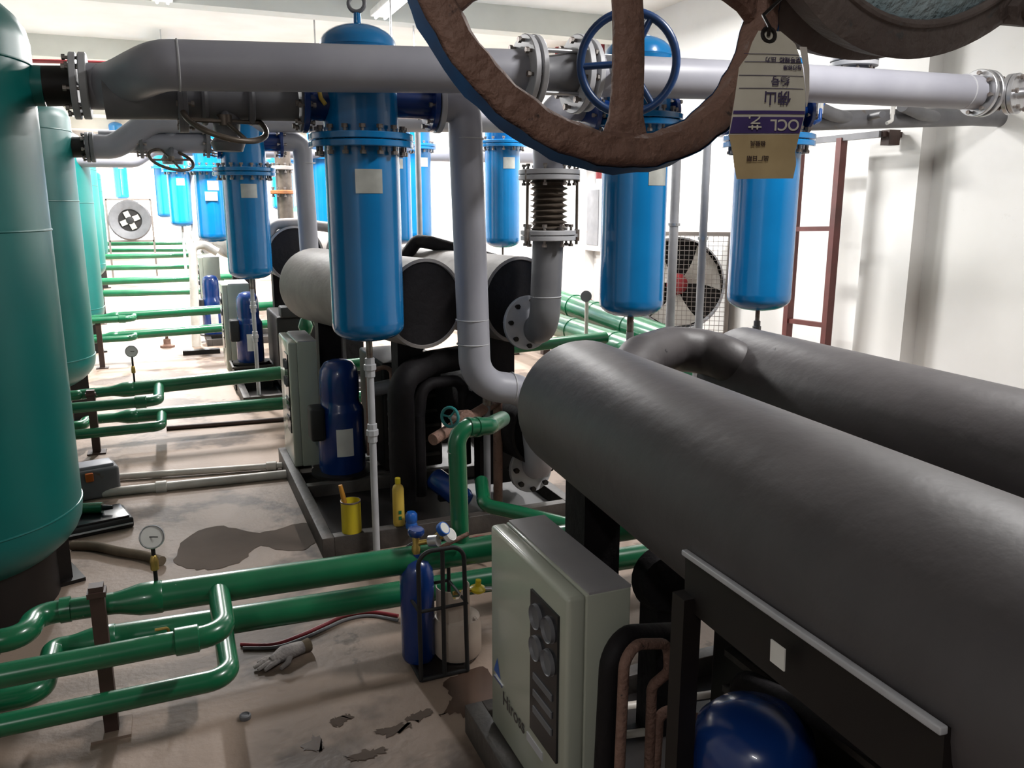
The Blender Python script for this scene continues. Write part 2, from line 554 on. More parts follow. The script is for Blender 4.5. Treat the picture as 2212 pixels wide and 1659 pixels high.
VES[10], vb10, vr10, vf10 = vessel('blue filter vessel with a thin grey pipe running down in front of it', 904, 519, 318, 60, 11.6, nbolt=12, hang=True, pa=0.5)
VES[11], vb11, vr11, vf11 = vessel('blue filter vessel between the grey downpipe and the brown bellows pipe', 1086, 535, 312, 74, 9.4, nbolt=12, pa=0.4)
VES[12], vb12, vr12, vf12 = vessel('blue filter vessel in shade behind the upright of the second grey elbow pipe', 700, 500, 340, 54, 12.6, nbolt=0, plates=False, far=True)
VES[13], vb13, vr13, vf13 = vessel('blue filter vessel behind the pipe with orange rusty flanges', 613, 455, 350, 46, 16.5, nbolt=0, plates=False, far=True)

# drain pipes under vessels
def drain(label, vb, knobs, r=0.022, bottom=0.0, m='lgrey', sl=0.0):
    t = thing('drain_pipe', label, 'pipe', (vb.x + sl, vb.y, bottom), 'drain pipes under the vessels')
    MB().cyl((vb.x, vb.y, vb.z - 0.13), (vb.x, vb.y, vb.z + 0.01), r * 0.9, 12).build('drain_stub', M['zinc'], t)
    MB().cyl((vb.x + sl, vb.y, bottom), (vb.x, vb.y, vb.z - 0.1), r, 14).build('pipe_run', M[m], t)
    for z in knobs:
        MB().lathe([(r, -0.06), (r * 1.35, -0.055), (r * 1.35, -0.02), (r * 1.7, -0.015), (r * 1.7, 0.015), (r * 1.35, 0.02), (r * 1.35, 0.05), (r, 0.055)], (vb.x + sl * 0.5, vb.y, z), seg=8).build('coupling', M[m], t)
    return t


drain('grey drain pipe from the largest blue vessel down beside the yellow paint can', vb1, (1.12, 0.74), 0.021)
drain('pale drain pipe below the second aisle vessel, in front of a blue compressor', vb4, (1.02, 0.72), 0.02)
drain('short dark drain fitting under the vessel below the paper tag', vb3, (1.19, 1.08), 0.017, 0.0, 'dgrey')
drain('pale drain pipe under the vessel behind the rusty handwheel', vb2, (1.1,), 0.024, 0.0)
drain('thin pale drain pipe under the third vessel down the aisle', vb6, (), 0.025, 0.0)
drain('thin drain pipe below the vessel beside the brown bellows pipe', vb11, (), 0.014, 0.0, 'dgrey')


# ================================================================== teal tanks
def tank(label, edge, Y, r, ztop, zb, near=False):
    p = Yp(edge, 500, Y)
    # tangent: centre sits r to the left of the sight line's edge
    d = V((p.x, p.y, 0)).normalized()
    nrm = V((-d.y, d.x, 0))
    c = p + nrm * r
    c.z = 0
    t = thing('air_receiver_tank', label, 'tank', c, 'teal air receiver tanks')
    pr = [(0, zb)]
    for k in range(1, 11):
        a = math.pi / 2 * k / 10
        pr.append((r * math.sin(a), zb + r * 0.52 * (1 - math.cos(a))))
    pr += [(r, ztop)]
    for k in range(1, 9):
        a = math.pi / 2 * k / 8
        pr.append((r * math.cos(a) if k < 8 else 0, ztop + r * 0.5 * math.sin(a)))
    MB().lathe(pr, c, seg=72).build('tank_shell', M['teal'], t)
    for z in (zb + r * 0.52 + 0.04, zb + 1.75, ztop - 0.1):
        MB().ring(c + V((0, 0, z)), (0, 0, 1), r * 1.0, 0.006, 72, 6).build('weld_seam', M['teal'], t)
    for k in range(3):
        a = 0.35 + 2 * math.pi * k / 3
        q = c + V((math.cos(a), math.sin(a), 0)) * r * 0.72
        MB().box(q + V((0, 0, (zb + 0.22) / 2)), (0.16, 0.16, zb + 0.22), Matrix.Rotation(a, 3, 'Z')).build('leg', M['black'], t)
        MB().box(q + V((0, 0, 0.01)), (0.26, 0.26, 0.02), Matrix.Rotation(a, 3, 'Z')).build('foot_plate', M['black'], t)
    return t, c


T1, tc1 = tank('nearest tall teal air receiver tank at the left picture edge', 112, 4.75, 0.62, 2.75, 0.14)
T2, tc2 = tank('second teal air receiver tank, in shadow just behind the nearest one', 178, 8.6, 0.60, 2.75, 0.30)
T3, tc3 = tank('third teal air receiver tank along the left row', 209, 12.7, 0.60, 2.75, 0.30)
T4, tc4 = tank('fourth teal air receiver tank along the left row', 222, 17.2, 0.60, 2.75, 0.62)
T5, tc5 = tank('fifth and farthest visible teal air receiver tank', 230, 23.0, 0.60, 2.75, 0.62)


MB().lathe([(0.46, 0), (0.47, 0), (0.47, 0.26), (0.46, 0.26), (0.46, 0)], tc1, seg=48).build('skirt', M['black'], T1, label='dark support skirt')


def nozzle(t, tc, px, py, Y, rpx, flx, m):
    """stub out of a tank towards +X, ending at its flange at pixel flx"""
    a = Yp(px, py, Y)
    s = zc(a) / FPX
    MB().cyl((tc.x + 0.2, Y, a.z), a, rpx * s, 28).build('nozzle', m, t)
    f = Yp(flx, py, Y)
    MB().cyl(a, f, rpx * s, 28).build('nozzle', M['black'], t, label='dark painted nozzle end')
    return f, s


# ================================================================== overhead pipes, first row
YO = 4.14
f1, s1 = nozzle(T1, tc1, 95, 186, tc1.y, 42, 158, M['teal'])
flange(T1, Yp(163, 186, tc1.y), (1, 0, 0), 70 * s1, 0.03, M['lgrey'], 8, br=0.014)
t = thing('overhead_air_pipe', 'large grey overhead pipe from the nearest teal tank to the bolted valve', 'pipe', Yp(390, 143, YO), 'large overhead air pipes')
flange(t, Yp(184, 186, tc1.y), (1, 0, 0), 70 * s1, 0.035, M['lgrey'], 0)
A, B = Yp(372, 141, YO), Yp(1128, 155, YO)
p0 = Yp(186, 186, tc1.y)
ro = 0.108
sb = [p0, p0 + V((0.06, 0, 0))]
for k in range(1, 13):
    u = k / 12
    e = u * u * (3 - 2 * u)
    q = p0 + V((0.06, 0, 0))
    sb.append(V((q.x + (A.x - q.x) * u, q.y + (A.y - q.y) * e, q.z + (A.z - q.z) * e)))
MB().tube(sb + [B], ro, 32).build('pipe_run', M['grey'], t)
weld(t, Yp(385, 141, YO), (1, 0, 0.0), ro, M['lgrey'])
flange(t, Yp(1133, 156, YO), (1, 0, 0), 0.185, 0.03, M['lgrey'], 8, br=0.016)
# valve with blue handwheel
vt = thing('gate_valve', 'grey flanged valve with a blue three-spoke handwheel, seen through the big rusty wheel', 'valve', Yp(1200, 160, YO), 'overhead valves')
flange(vt, Yp(1150, 157, YO), (1, 0, 0), 0.185, 0.03, M['lgrey'], 0)
pv0, pv1 = Yp(1150, 157, YO), Yp(1262, 162, YO)
MB().lathe([(0, 0), (0.10, 0), (0.085, 0.06), (0.095, 0.13), (0.115, 0.2), (0.095, 0.26), (0.1, (pv1 - pv0).length), (0, (pv1 - pv0).length)], pv0, pv1 - pv0, 28).build('valve_body', M['dgrey'], vt)
flange(vt, Yp(1245, 161, YO), (1, 0, 0), 0.20, 0.035, M['lgrey'], 8, br=0.017)
for k in range(3):
    a = k * 2.1
    MB().cyl(pv0 + V((0, 0.12 * math.cos(a), 0.12 * math.sin(a))), pv1 + V((0, 0.12 * math.cos(a), 0.12 * math.sin(a))), 0.012, 10).build('tie_rod', M['steel'], vt)
wc = Yp(1357, 137, YO - 0.42)
wn = V((-0.45, -0.86, -0.1)).normalized()
st = Yp(1330, 160, YO)
MB().cyl(st, wc, 0.022, 14).build('stem', M['dgrey'], vt)
MB().cyl(st + V((-0.16, 0.02, 0)), st + V((0.1, -0.1, 0)), 0.09, 20).build('bonnet', M['dgrey'], vt)
hw = MB().ring(wc, wn, 0.232, 0.021, 48, 12).build('handwheel', M['wheelblue'], vt, label='blue painted handwheel')
Mw = frame(wn)
for a in (0.62, 0.62 + 2.094, 0.62 + 4.189):
    MB().cyl(wc, wc + Mw @ V((math.cos(a) * 0.23, math.sin(a) * 0.23, 0)), 0.017, 10).build('spoke', M['wheelblue'], hw)
MB().cyl(wc - wn * 0.03, wc + wn * 0.03, 0.04, 14).build('hub', M['wheelblue'], hw)

t = thing('overhead_air_pipe', 'large grey overhead pipe right of the blue handwheel, running to the silver valve', 'pipe', Yp(1750, 182, YO), 'large overhead air pipes')
flange(t, Yp(1268, 163, YO), (1, 0, 0), 0.185, 0.03, M['lgrey'], 0)
MB().tube([Yp(1262, 162, YO), Yp(1700, 178, YO), Yp(2105, 200, YO)], ro, 32).build('pipe_run', M['grey'], t)
weld(t, Yp(2080, 198, YO), (1, 0, 0), ro, M['lgrey'])
flange(t, Yp(2112, 201, YO), (1, 0, 0), 0.15, 0.03, M['steel'], 8, br=0.014)
# stub with a blind flange on top of this pipe
t = thing('blind_flange', 'round grey blind flange lying level above the right overhead pipe', 'flange', Yp(1845, 150, YO + 0.25))
q = Yp(1845, 134, YO + 0.25)
MB().cyl(q - V((0, 0.12, 0.2)), q, 0.07, 20).build('stub', M['grey'], t)
flange(t, q, (0, 0, 1), 0.15, 0.03, M['lgrey'], 8, pair=True, br=0.012)
# silver valve at the right edge
t = thing('gate_valve', 'silver flanged valve with a stem and blue wheel at the right picture edge', 'valve', Yp(2150, 215, YO), 'overhead valves')
a, b = Yp(2118, 201, YO), Yp(2200, 206, YO)
MB().lathe([(0, 0), (0.11, 0), (0.085, 0.05), (0.12, 0.12), (0.085, 0.2), (0.10, 0.26), (0, 0.26)], a, b - a, 26).build('valve_body', M['dgrey'], t)
flange(t, Yp(2126, 202, YO), (1, 0, 0), 0.15, 0.03, M['steel'], 0)
q = Yp(2150, 207, YO)
e = q + V((0.12, -0.42, 0.0))
flange(t, q + V((0.03, -0.11, 0)), (0.12, -0.42, 0), 0.13, 0.03, M['steel'], 6, pair=True, br=0.016)
MB().cyl(q, e, 0.034, 16).build('stem', M['steel'], t)
hw = MB().ring(e, (0.6, -0.8, 0), 0.15, 0.024, 40, 10).build('handwheel', M['wheelblue'], t, label='blue handwheel cut by the picture edge')
for k in range(3):
    a = k * 2.094 + 0.3
    MB().cyl(e, e + frame((0.6, -0.8, 0)) @ V((math.cos(a) * 0.15, math.sin(a) * 0.15, 0)), 0.014, 8).build('spoke', M['wheelblue'], hw)
MB().cyl(e - V((0, 0.02, 0)), e + V((0, 0.02, 0)), 0.03, 12).build('hub', M['wheelblue'], hw)


def cap_valve(label, pts, r, wx, wy, wR, Y, m='dgrey', wm='orust'):
    """branch pipe with a butterfly valve whose handwheel hangs underneath; pts are pixels from left to right in plane Y"""
    P = [Yp(x, y, Y) for x, y in pts]
    t = thing('branch_air_pipe', label, 'pipe', P[len(P) // 2], 'branch pipes into the vessels')
    MB().tube(P, r, 28).build('pipe_run', M[m], t)
    return t, P


def under_wheel(parent, c, R, m, tilt=(0.25, -0.55, 1)):
    hw = MB().ring(c, tilt, R, R * 0.075, 48, 10).build('handwheel', m, parent, label='brown worn handwheel')
    Mx = frame(tilt)
    for k in range(4):
        a = k * math.pi / 2 + 0.5
        MB().cyl(c, c + Mx @ V((math.cos(a) * R, math.sin(a) * R, 0)), R * 0.055, 8).build('spoke', m, hw)
    MB().cyl(c - V((0, 0, 0.02)), c + V((0, 0, 0.03)), R * 0.16, 12).build('hub', m, hw)
    return hw


YB1 = 4.52
t, P = cap_valve('dark grey branch pipe with a handwheel valve, left of the largest vessel', [(225, 214), (420, 217), (640, 221)], 0.092, 0, 0, 0, YB1)
for x in (388, 398, 648):
    flange(t, Yp(x, 218, YB1), (1, 0, 0), 0.15, 0.024, M['dgrey'], 8 if x != 388 else 0, br=0.013)
q = Yp(486, 219, YB1)
MB().lathe([(0, -0.24), (0.07, -0.24), (0.085, -0.2), (0.06, -0.17), (0.075, 0.0), (0.09, 0.05), (0, 0.09)], q, (0, 0, 1), 20).build('valve_body', M['dgrey'], t)
MB().ring(Yp(440, 218, YB1), (1, 0, 0), 0.10, 0.018, 30, 8).build('valve_collar', M['dgrey'], t)
MB().ring(Yp(540, 219, YB1), (1, 0, 0), 0.10, 0.018, 30, 8).build('valve_collar', M['dgrey'], t)
qw = Yp(487, 262, YB1 - 0.1)
MB().cyl(q, qw, 0.018, 12).build('stem', M['dgrey'], t)
under_wheel(t, qw, 0.195, M['bellow'])
q = Yp(693, 212, YB1 - 0.13)
MB().tube(fillet([q + V((-0.01, 0, 0.05)), q, q + V((0.02, -0.01, -0.03))], 0.02), 0.011, 10).build('lever', M['yellow2'], t, label='yellow lever')
# nozzles of vessel 1
for sx, xe in ((-1, 655), (1, 930)):
    e = Yp(xe, 222, 4.5)
    MB().cyl((vb1.x, 4.5, e.z), e, 0.088, 28).build('nozzle', M['dblue'], VES[1])
    flange(VES[1], e, (1, 0, 0), 0.15, 0.03, M['dblue'], 8, br=0.013)
for vv, vb, xs, yy in ((2, vb2, (1275, 1442), 245), (3, vb3, (1568, 1730), 245)):
    for xe in xs:
        e = Yp(xe, yy, 4.5)
        MB().cyl((vb.x, 4.5, e.z), e, 0.08, 24).build('nozzle', M['dblue'], VES[vv])
        flange(VES[vv], e, (1, 0, 0), 0.13, 0.03, M['dblue'], 8, br=0.012)

# grey downpipe from vessel 1
t = thing('grey_downpipe', 'light grey downpipe with elbow right of the largest blue vessel, turning into the machine', 'pipe', Yp(1010, 600, 4.5), 'grey downpipes')
rp = 0.094
pts = [Yp(940, 226, 4.5), Yp(1003, 226, 4.5), Yp(1027, 830, 4.5), Yp(1150, 845, 4.5), Yp(1168, 1000, 4.5), Yp(1150, 1005, 4.85)]
MB().tube(fillet(pts, 0.2, 12), rp, 28).build('pipe_run', M['grey'], t)
flange(t, Yp(944, 226, 4.5), (1, 0, 0), 0.15, 0.03, M['lgrey'], 0)
weld(t, Yp(1008, 300, 4.5), (0, 0, 1), rp, M['lgrey'])
weld(t, Yp(1020, 690, 4.5), (0, 0, 1), rp, M['lgrey'])
weld(t, Yp(1022, 742, 4.5), (0, 0, 1), rp, M['lgrey'])
weld(t, Yp(1105, 838, 4.5), (1, 0, -0.1), rp, M['lgrey'])
fa = V((-0.1, 0.9, -0.1))
flange(t, Yp(1146, 1012, 4.72), fa, 0.155, 0.03, M['lgrey'], 8, br=0.018, bm=M['black'])

# bellows pipe
t = thing('bellows_pipe', 'grey vertical pipe with brown ribbed bellows between two bolted flanges', 'pipe', Yp(1185, 500, 4.6))
YQ = 4.6
sq = zc(Yp(1185, 450, YQ)) / FPX
rq = 34 * sq
MB().tube(fillet([Yp(1300, 226, YQ), Yp(1182, 226, YQ), Yp(1186, 366, YQ)], 0.18, 12), rq, 28).build('pipe_run', M['grey'], t)
MB().tube(fillet([Yp(1184, 520, YQ), Yp(1176, 708, YQ), Yp(1150, 712, YQ + 0.34)], 0.17, 12), rq, 28).build('lower_pipe', M['dgrey'], t)
flange(t, Yp(1186, 378, YQ), (0, 0, 1), 66 * sq, 0.028, M['lgrey'], 8, pair=True, br=0.014)
flange(t, Yp(1184, 508, YQ), (0, 0, 1), 60 * sq, 0.028, M['lgrey'], 8, pair=True, br=0.016)
z0, z1 = Yp(1184, 492, YQ).z, Yp(1185, 395, YQ).z
q = Yp(1185, 440, YQ)
pr = [(rq * 0.8, z0 - 0.03)]
n = 8
for k in range(n * 6 + 1):
    u = k / (n * 6)
    pr.append((rq * (1.06 + 0.16 * math.cos(u * n * 2 * math.pi)), z0 + (z1 - z0) * u))
pr.append((rq * 0.8, z1 + 0.03))
MB().lathe(pr, (q.x, q.y, 0), seg=36).build('bellows', M['bellow'], t, label='brown ribbed bellows')
for xa in (1140, 1247):
    a, b = Yp(xa, 362, YQ - 0.05), Yp(xa - 2, 528, YQ - 0.05)
    MB().cyl(a, b, 0.009, 10).build('tie_rod', M['bellow'], t)
    for qq in (Yp(xa, 380, YQ - 0.05), Yp(xa - 1, 508, YQ - 0.05)):
        MB().bar(qq, V((q.x, q.y, qq.z)) * 0.5 + qq * 0.5, 0.05, 0.02).build('lug', M['lgrey'], t)
        MB().cyl(qq - V((0, 0, 0.035)), qq + V((0, 0, 0.035)), 0.019, 6).build('nut', M['zinc'], t)
weld(t, Yp(1180, 640, YQ), (0, 0, 1), rq, M['lgrey'])
fc = Yp(1140, 697, YQ + 0.22)
flange(t, fc, (-0.12, 1, -0.03), 59 * sq * 1.06, 0.03, M['lgrey'], 8, br=0.016, bm=M['black'])

# lower header behind the right overhead pipe, with small valves
t = thing('header_pipe', 'dark grey header pipe just under the right overhead pipe, crossing the wall', 'pipe', Yp(1900, 262, 5.3))
MB().tube([Yp(1705, 262, 5.3), Yp(2100, 252, 5.3), V((XW + 0.0, 5.3, Yp(2110, 252, 5.3).z))], 0.075, 24).build('pipe_run', M['dgrey'], t)
for x, y in ((1800, 240), (1990, 238)):
    MB().tube([Yp(x - 40, y - 10, 5.15), Yp(x, y + 8, 5.2), Yp(x + 40, y + 18, 5.3)], 0.05, 18).build('branch_stub', M['dgrey'], t)
for i, (x, y, mm) in enumerate(((1766, 236, 'bluecap'), (1922, 238, 'white'))):
    q = Yp(x, y, 5.0)
    b = thing('ball_valve', ['small ball valve with a bright blue lever beside the paper tag', 'small ball valve with a white lever under the right overhead pipe'][i], 'valve', q, 'small ball valves')
    MB().cyl(q + V((-0.05, 0.02, -0.03)), q + V((0.06, 0.3, -0.03)), 0.026, 14).build('valve_body', M['dgrey'], b)
    MB().tube(fillet([q + V((0.05, 0, 0.04)), q + V((0.03, 0, 0.02)), q + V((0.01, -0.02, -0.08)), q + V((-0.05, -0.03, -0.1))], 0.02), 0.014, 10).build('lever', M[mm], b)
    MB().cyl(q + V((0.03, 0, -0.03)), q + V((0.03, 0, 0.05)), 0.018, 10).build('stem', M['white'], b)

# ================================================================== overhead pipes, second row
Y2 = 8.5
f2, s2 = nozzle(T2, tc2, 150, 318, tc2.y, 22, 184, M['black'])
flange(T2, Yp(190, 318, tc2.y), (1, 0, 0), 32 * s2, 0.03, M['dgrey'], 8, br=0.015)
t = thing('overhead_air_pipe', 'grey overhead pipe of the second row, rising from the second teal tank', 'pipe', Yp(500, 262, Y2), 'large overhead air pipes')
flange(t, Yp(200, 318, tc2.y), (1, 0, 0), 32 * s2, 0.035, M['dgrey'], 0)
A, B = Yp(345, 261, Y2), Yp(1000, 262, Y2)
p0 = Yp(200, 316, tc2.y)
sb = [p0, p0 + V((0.12, 0, 0))]
for k in range(1, 13):
    u = k / 12
    e = u * u * (3 - 2 * u)
    q = sb[1]
    sb.append(V((q.x + (A.x - q.x) * u, q.y + (A.y - q.y) * e, q.z + (A.z - q.z) * e)))
MB().tube(sb + [B, V((XW, Y2, B.z + 0.05))], 0.108, 28).build('pipe_run', M['grey'], t)
t, P = cap_valve('grey branch pipe with a small handwheel into the second aisle vessel', [(215, 306), (330, 306), (455, 308)], 0.10, 0, 0, 0, 8.6, 'grey')
for x in (305, 448):
    flange(t, Yp(x, 306, 8.6), (1, 0, 0), 0.15, 0.03, M['dgrey'], 8, br=0.014)
q = Yp(370, 307, 8.6)
MB().lathe([(0, -0.2), (0.09, -0.2), (0.1, -0.15), (0.07, -0.1), (0.09, 0.05), (0.07, 0.17), (0, 0.17)], q, (0, 0, 1), 20).build('valve_body', M['grey'], t)
qw = Yp(370, 345, 8.4)
MB().cyl(q, qw, 0.02, 12).build('stem', M['dgrey'], t)
under_wheel(t, qw, 0.19, M['bellow'])
for xe in (470, 605):
    e = Yp(xe, 308, 8.6)
    MB().cyl((vb4.x, 8.6, e.z), e, 0.09, 24).build('nozzle', M['dblue'], VES[4])
    flange(VES[4], e, (1, 0, 0), 0.15, 0.03, M['dblue'], 8, br=0.014)
t = thing('grey_downpipe', 'light grey downpipe with elbow right of the second aisle vessel', 'pipe', Yp(660, 480, 8.6), 'grey downpipes')
MB().tube(fillet([Yp(608, 306, 8.6), Yp(652, 306, 8.6), Yp(672, 600, 8.6), Yp(700, 640, 8.6)], 0.2, 10), 0.094, 24).build('pipe_run', M['grey'], t)
weld(t, Yp(660, 352, 8.6), (0, 0, 1), 0.094, M['lgrey'])
# third row
t = thing('overhead_air_pipe', 'distant grey overhead pipe of the third row, above the aisle', 'pipe', Yp(400, 330, 12.4), 'large overhead air pipes')
MB().tube(fillet([V((tc3.x, 12.4, Yp(230, 345, 12.4).z)), Yp(290, 345, 12.4), Yp(330, 318, 12.4), V((XW, 12.4, Yp(330, 318, 12.4).z))], 0.2), 0.105, 20).build('pipe_run', M['grey'], t)
t = thing('grey_downpipe', 'distant pale downpipe between the third and second aisle vessels', 'pipe', Yp(423, 420, 17), 'grey downpipes')
MB().tube(fillet([Yp(400, 352, 17), Yp(420, 352, 17), Yp(424, 500, 17)], 0.2), 0.09, 16).build('pipe_run', M['grey'], t)
t = thing('flanged_pipe', 'brownish upright pipe with orange rusty flanges between second vessel and grey elbow', 'pipe', Yp(609, 420, 11.5))
MB().cyl(Yp(608, 300, 11.5), V((Yp(608, 300, 11.5).x, 11.5, 0)), 17 * zc(Yp(608, 400, 11.5)) / FPX, 20).build('pipe_run', M['bellow'], t)
for y, mm in ((363, 'foil'), (415, 'orust')):
    flange(t, Yp(609, y, 11.5), (0, 0, 1), 24 * zc(Yp(608, 400, 11.5)) / FPX, 0.05, M[mm], 8, br=0.018)
for i, (x, y0, y1, Y, r, lab) in enumerate(((911, 280, 512, 8.9, 0.032, 'thin grey vertical pipe in front of a blue vessel, beside the big downpipe'),
                                            (1450, 330, 730, 6.2, 0.04, 'thin grey upright pipe just right of the vessel behind the rusty wheel'),
                                            (1512, 290, 730, 5.6, 0.032, 'pale conduit upright with a clamp ring, between two blue vessels'),
                                            (588, 350, 470, 12.5, 0.03, 'thin pale upright pipe beside the orange rusty flanges'))):
    t = thing('vertical_conduit', lab, 'pipe', Yp(x, y1, Y), 'thin upright conduits')
    a, b = Yp(x + 3, y0, Y), Yp(x - 4, y1, Y)
    a.x = b.x
    b.z = 0.0
    MB().cyl(b, a, r, 14).build('pipe_run', M['lgrey'], t)
    if i in (1, 2):
        q = Yp(x, 515 if i == 2 else 485, Y)
        MB().cyl((b.x, b.y, q.z - 0.012), (b.x, b.y, q.z + 0.012), r * 1.35, 14).build('clamp', M['steel'], t)

# ================================================================== green water manifolds
def manifold(k, Y, mains, lows, tee, low_tee, small, bl, ll, rb, x_end, detail=True, lab=''):
    """mains/lows: two pixels each on the upper and the lower main"""
    R1, R2 = 0.060, 0.042
    a, b = Yp(*mains[0], Y), Yp(*mains[1], Y)
    dirn = (b - a) / (b.x - a.x)
    end = a + dirn * (x_end - a.x)
    t = thing('water_pipe', 'upper green water pipe ' + lab, 'pipe', a, 'green water pipes')
    Yl = Y + 0.27
    la, lb = Yp(*lows[0], Yl), Yp(*lows[1], Yl)
    dl = (lb - la) / (lb.x - la.x)
    lend = la + dl * (x_end - la.x)
    if detail:
        rd = a + dirn * 0.1
        MB().tube([rd, end], R1, 28).build('main_run', M['green'], t)
        MB().lathe([(R2, 0), (R2 * 1.05, 0.02), (R1 * 1.02, 0.09), (R1 * 1.06, 0.13), (R1 * 1.06, 0.17), (R1, 0.175)], a - dirn * 0.0, dirn, 28).build('reducer', M['green'], t)
        c1 = a + dirn * (small[0] - a.x)
        s2_ = Z(*small[1], c1.z)
        c2 = V((c1.x - 0.01, s2_.y, c1.z))
        MB().tube(fillet([a + dirn * 0.02, c1, c2, V((-2.92, c2.y + 0.02, c1.z))], 0.075, 8), R2, 22).build('small_run', M['green'], t)
        for q, ax in ((c1 + V((0.10, 0, 0)), (1, 0, 0)), (c2 + V((-0.10, 0, 0)), (1, 0, 0))):
            MB().lathe([(R2, -0.02), (R2 * 1.15, -0.018), (R2 * 1.15, 0.018), (R2, 0.02)], q, ax, 22).build('socket', M['green'], t)
        # upper branch
        tx = Yp(tee, mains[0][1], Y).x
        tp = a + dirn * (tx - a.x)
        by = Z(*bl, tp.z).y
        MB().tube(fillet([tp, V((tp.x, by, tp.z)), V((-2.92, by - 0.03, tp.z - 0.01))], 0.085, 8), rb, 22).build('branch_run', M['green'], t)
        MB().lathe([(rb, -0.05), (rb * 1.2, -0.045), (rb * 1.2, 0.03), (rb, 0.035)], V((tp.x - 0.12, by, tp.z)), (1, 0, 0), 22).build('socket', M['green'], t)
        t2 = thing('water_pipe', 'lower green water pipe ' + lab, 'pipe', la, 'green water pipes')
        MB().tube([la + dl * 0.1, lend], R1, 28).build('main_run', M['green'], t2)
        MB().lathe([(R2, 0), (R2 * 1.05, 0.02), (R1 * 1.02, 0.09), (R1 * 1.06, 0.17), (R1, 0.175)], la, dl, 28).build('reducer', M['green'], t2)
        tx = Yp(low_tee, lows[0][1], Yl).x
        tp = la + dl * (tx - la.x)
        by = Z(*ll, tp.z).y
        MB().tube(fillet([tp, V((tp.x, by, tp.z)), V((-2.92, by - 0.03, tp.z - 0.01))], 0.085, 8), rb, 22).build('branch_run', M['green'], t2)
        c1 = la + dl * (small[0] - la.x)
        MB().tube(fillet([la + dl * 0.02, c1, c1 + V((0, c2.y - c1.y + 0.1, 0)), V((-2.92, c2.y + 0.1, c1.z))], 0.075, 8), R2, 22).build('small_run', M['green'], t2)
    else:
        st = a + dirn * (-2.92 - a.x)
        MB().tube([st, end], R1, 18).build('main_run', M['green'], t)
        t2 = thing('water_pipe', 'lower green water pipe ' + lab, 'pipe', la, 'green water pipes')
        st = la + dl * (-2.92 - la.x)
        MB().tube([st, lend], R1, 18).build('main_run', M['green'], t2)
    return a, dirn


g1, d1 = manifold(1, 3.30, [(246, 1303), (1040, 1187)], [(150, 1395), (860, 1283)], 474, 484, (-0.56, (40, 1378)), (200, 1420), (230, 1517), 0.041, 4.4, lab='of the nearest pair, running behind the gas cart')
g2, d2 = manifold(2, 7.45, [(240, 845), (590, 807)], [(250, 902), (590, 873)], 344, 350, (-0.75, (152, 855)), (250, 873), (250, 930), 0.041, 4.15, lab='of the second pair, passing behind the cream cabinet')
g3, d3 = manifold(3, 11.7, [(225, 686), (465, 669)], [(225, 728), (465, 709)], 290, 292, (-1.0, (180, 684)), (250, 690), (250, 732), 0.04, 2.0, lab='of the third pair along the aisle')
for k, (Y, m1, m2, lab) in enumerate(((16.0, [(230, 608), (425, 601)], [(230, 634), (425, 629)], 'of the fourth pair along the aisle'),
                                      (20.5, [(225, 555), (385, 551)], [(225, 579), (385, 576)], 'of the fifth pair along the aisle'),
                                      (26.0, [(228, 527), (360, 525)], [(228, 541), (360, 540)], 'of the farthest pair, below the round fan'))):
    manifold(4 + k, Y, m1, m2, 0, 0, None, None, None, 0.04, 1.2, False, lab)

# posts that hold the manifolds
for i, (bx, by, tx, ty, wdt, lab) in enumerate(((243, 1578, 218, 1262, 0.05, 'nearest brown steel post with a floor plate, holding the green pipes'),
                                                (210, 978, 205, 842, 0.06, 'brown steel post holding the second pair of green pipes'),
                                                (222, 795, 222, 690, 0.06, 'brown steel post holding the third pair of green pipes'),
                                                (222, 700, 222, 612, 0.06, 'thin brown steel post holding the fourth pair of green pipes'))):
    p = Z(bx, by)
    ztop = Yp(tx, ty, p.y).z
    t = thing('support_post', lab, 'post', p, 'brown pipe support posts')
    MB().bar(p, (p.x, p.y, ztop), wdt, wdt, up=(0, 1, 0)).build('post_bar', M['post'], t)
    MB().box((p.x, p.y, 0.006), (0.14, 0.14, 0.012)).build('floor_plate', M['floor'] if i == 0 else M['post'], t)
    MB().box((p.x, p.y, ztop - 0.03), (wdt * 1.3, wdt * 1.3, 0.02)).build('cap_plate', M['post'], t)


# gauges
def gauge(label, px, py, R, Y, zfoot, m='steel'):
    c = Yp(px, py, Y)
    t = thing('pressure_gauge', label, 'gauge', (c.x, Y, zfoot), 'pressure gauges')
    n = (C0 - c).normalized()
    MB().lathe([(0, -0.03), (R * 0.9, -0.03), (R, -0.02), (R, 0.006), (R * 0.93, 0.01), (R * 0.88, 0.004), (0, 0.004)], c, n, 32).build('gauge_case', M[m], t)
    f = MB().lathe([(0, 0.005), (R * 0.86, 0.005)], c, n, 32).build('dial', M['glass'], t, label='pale dial face')
    MB().bar(c + n * 0.008 - cR * R * 0.6, c + n * 0.008 + cR * R * 0.5, 0.004, 0.002, up=n).build('needle', M['black'], f)
    MB().tube([V((c.x, Y, c.z - R * 0.9)), V((c.x, Y, zfoot))], 0.008, 10).build('stem', M['black'], t)
    MB().lathe([(0.008, -0.04), (0.016, -0.035), (0.016, 0.0), (0.012, 0.02), (0.008, 0.025)], (c.x, Y, (c.z + zfoot) / 2), seg=8).build('fitting', M['brass'] if R > 0.04 else M['dgrey'], t)
    return t


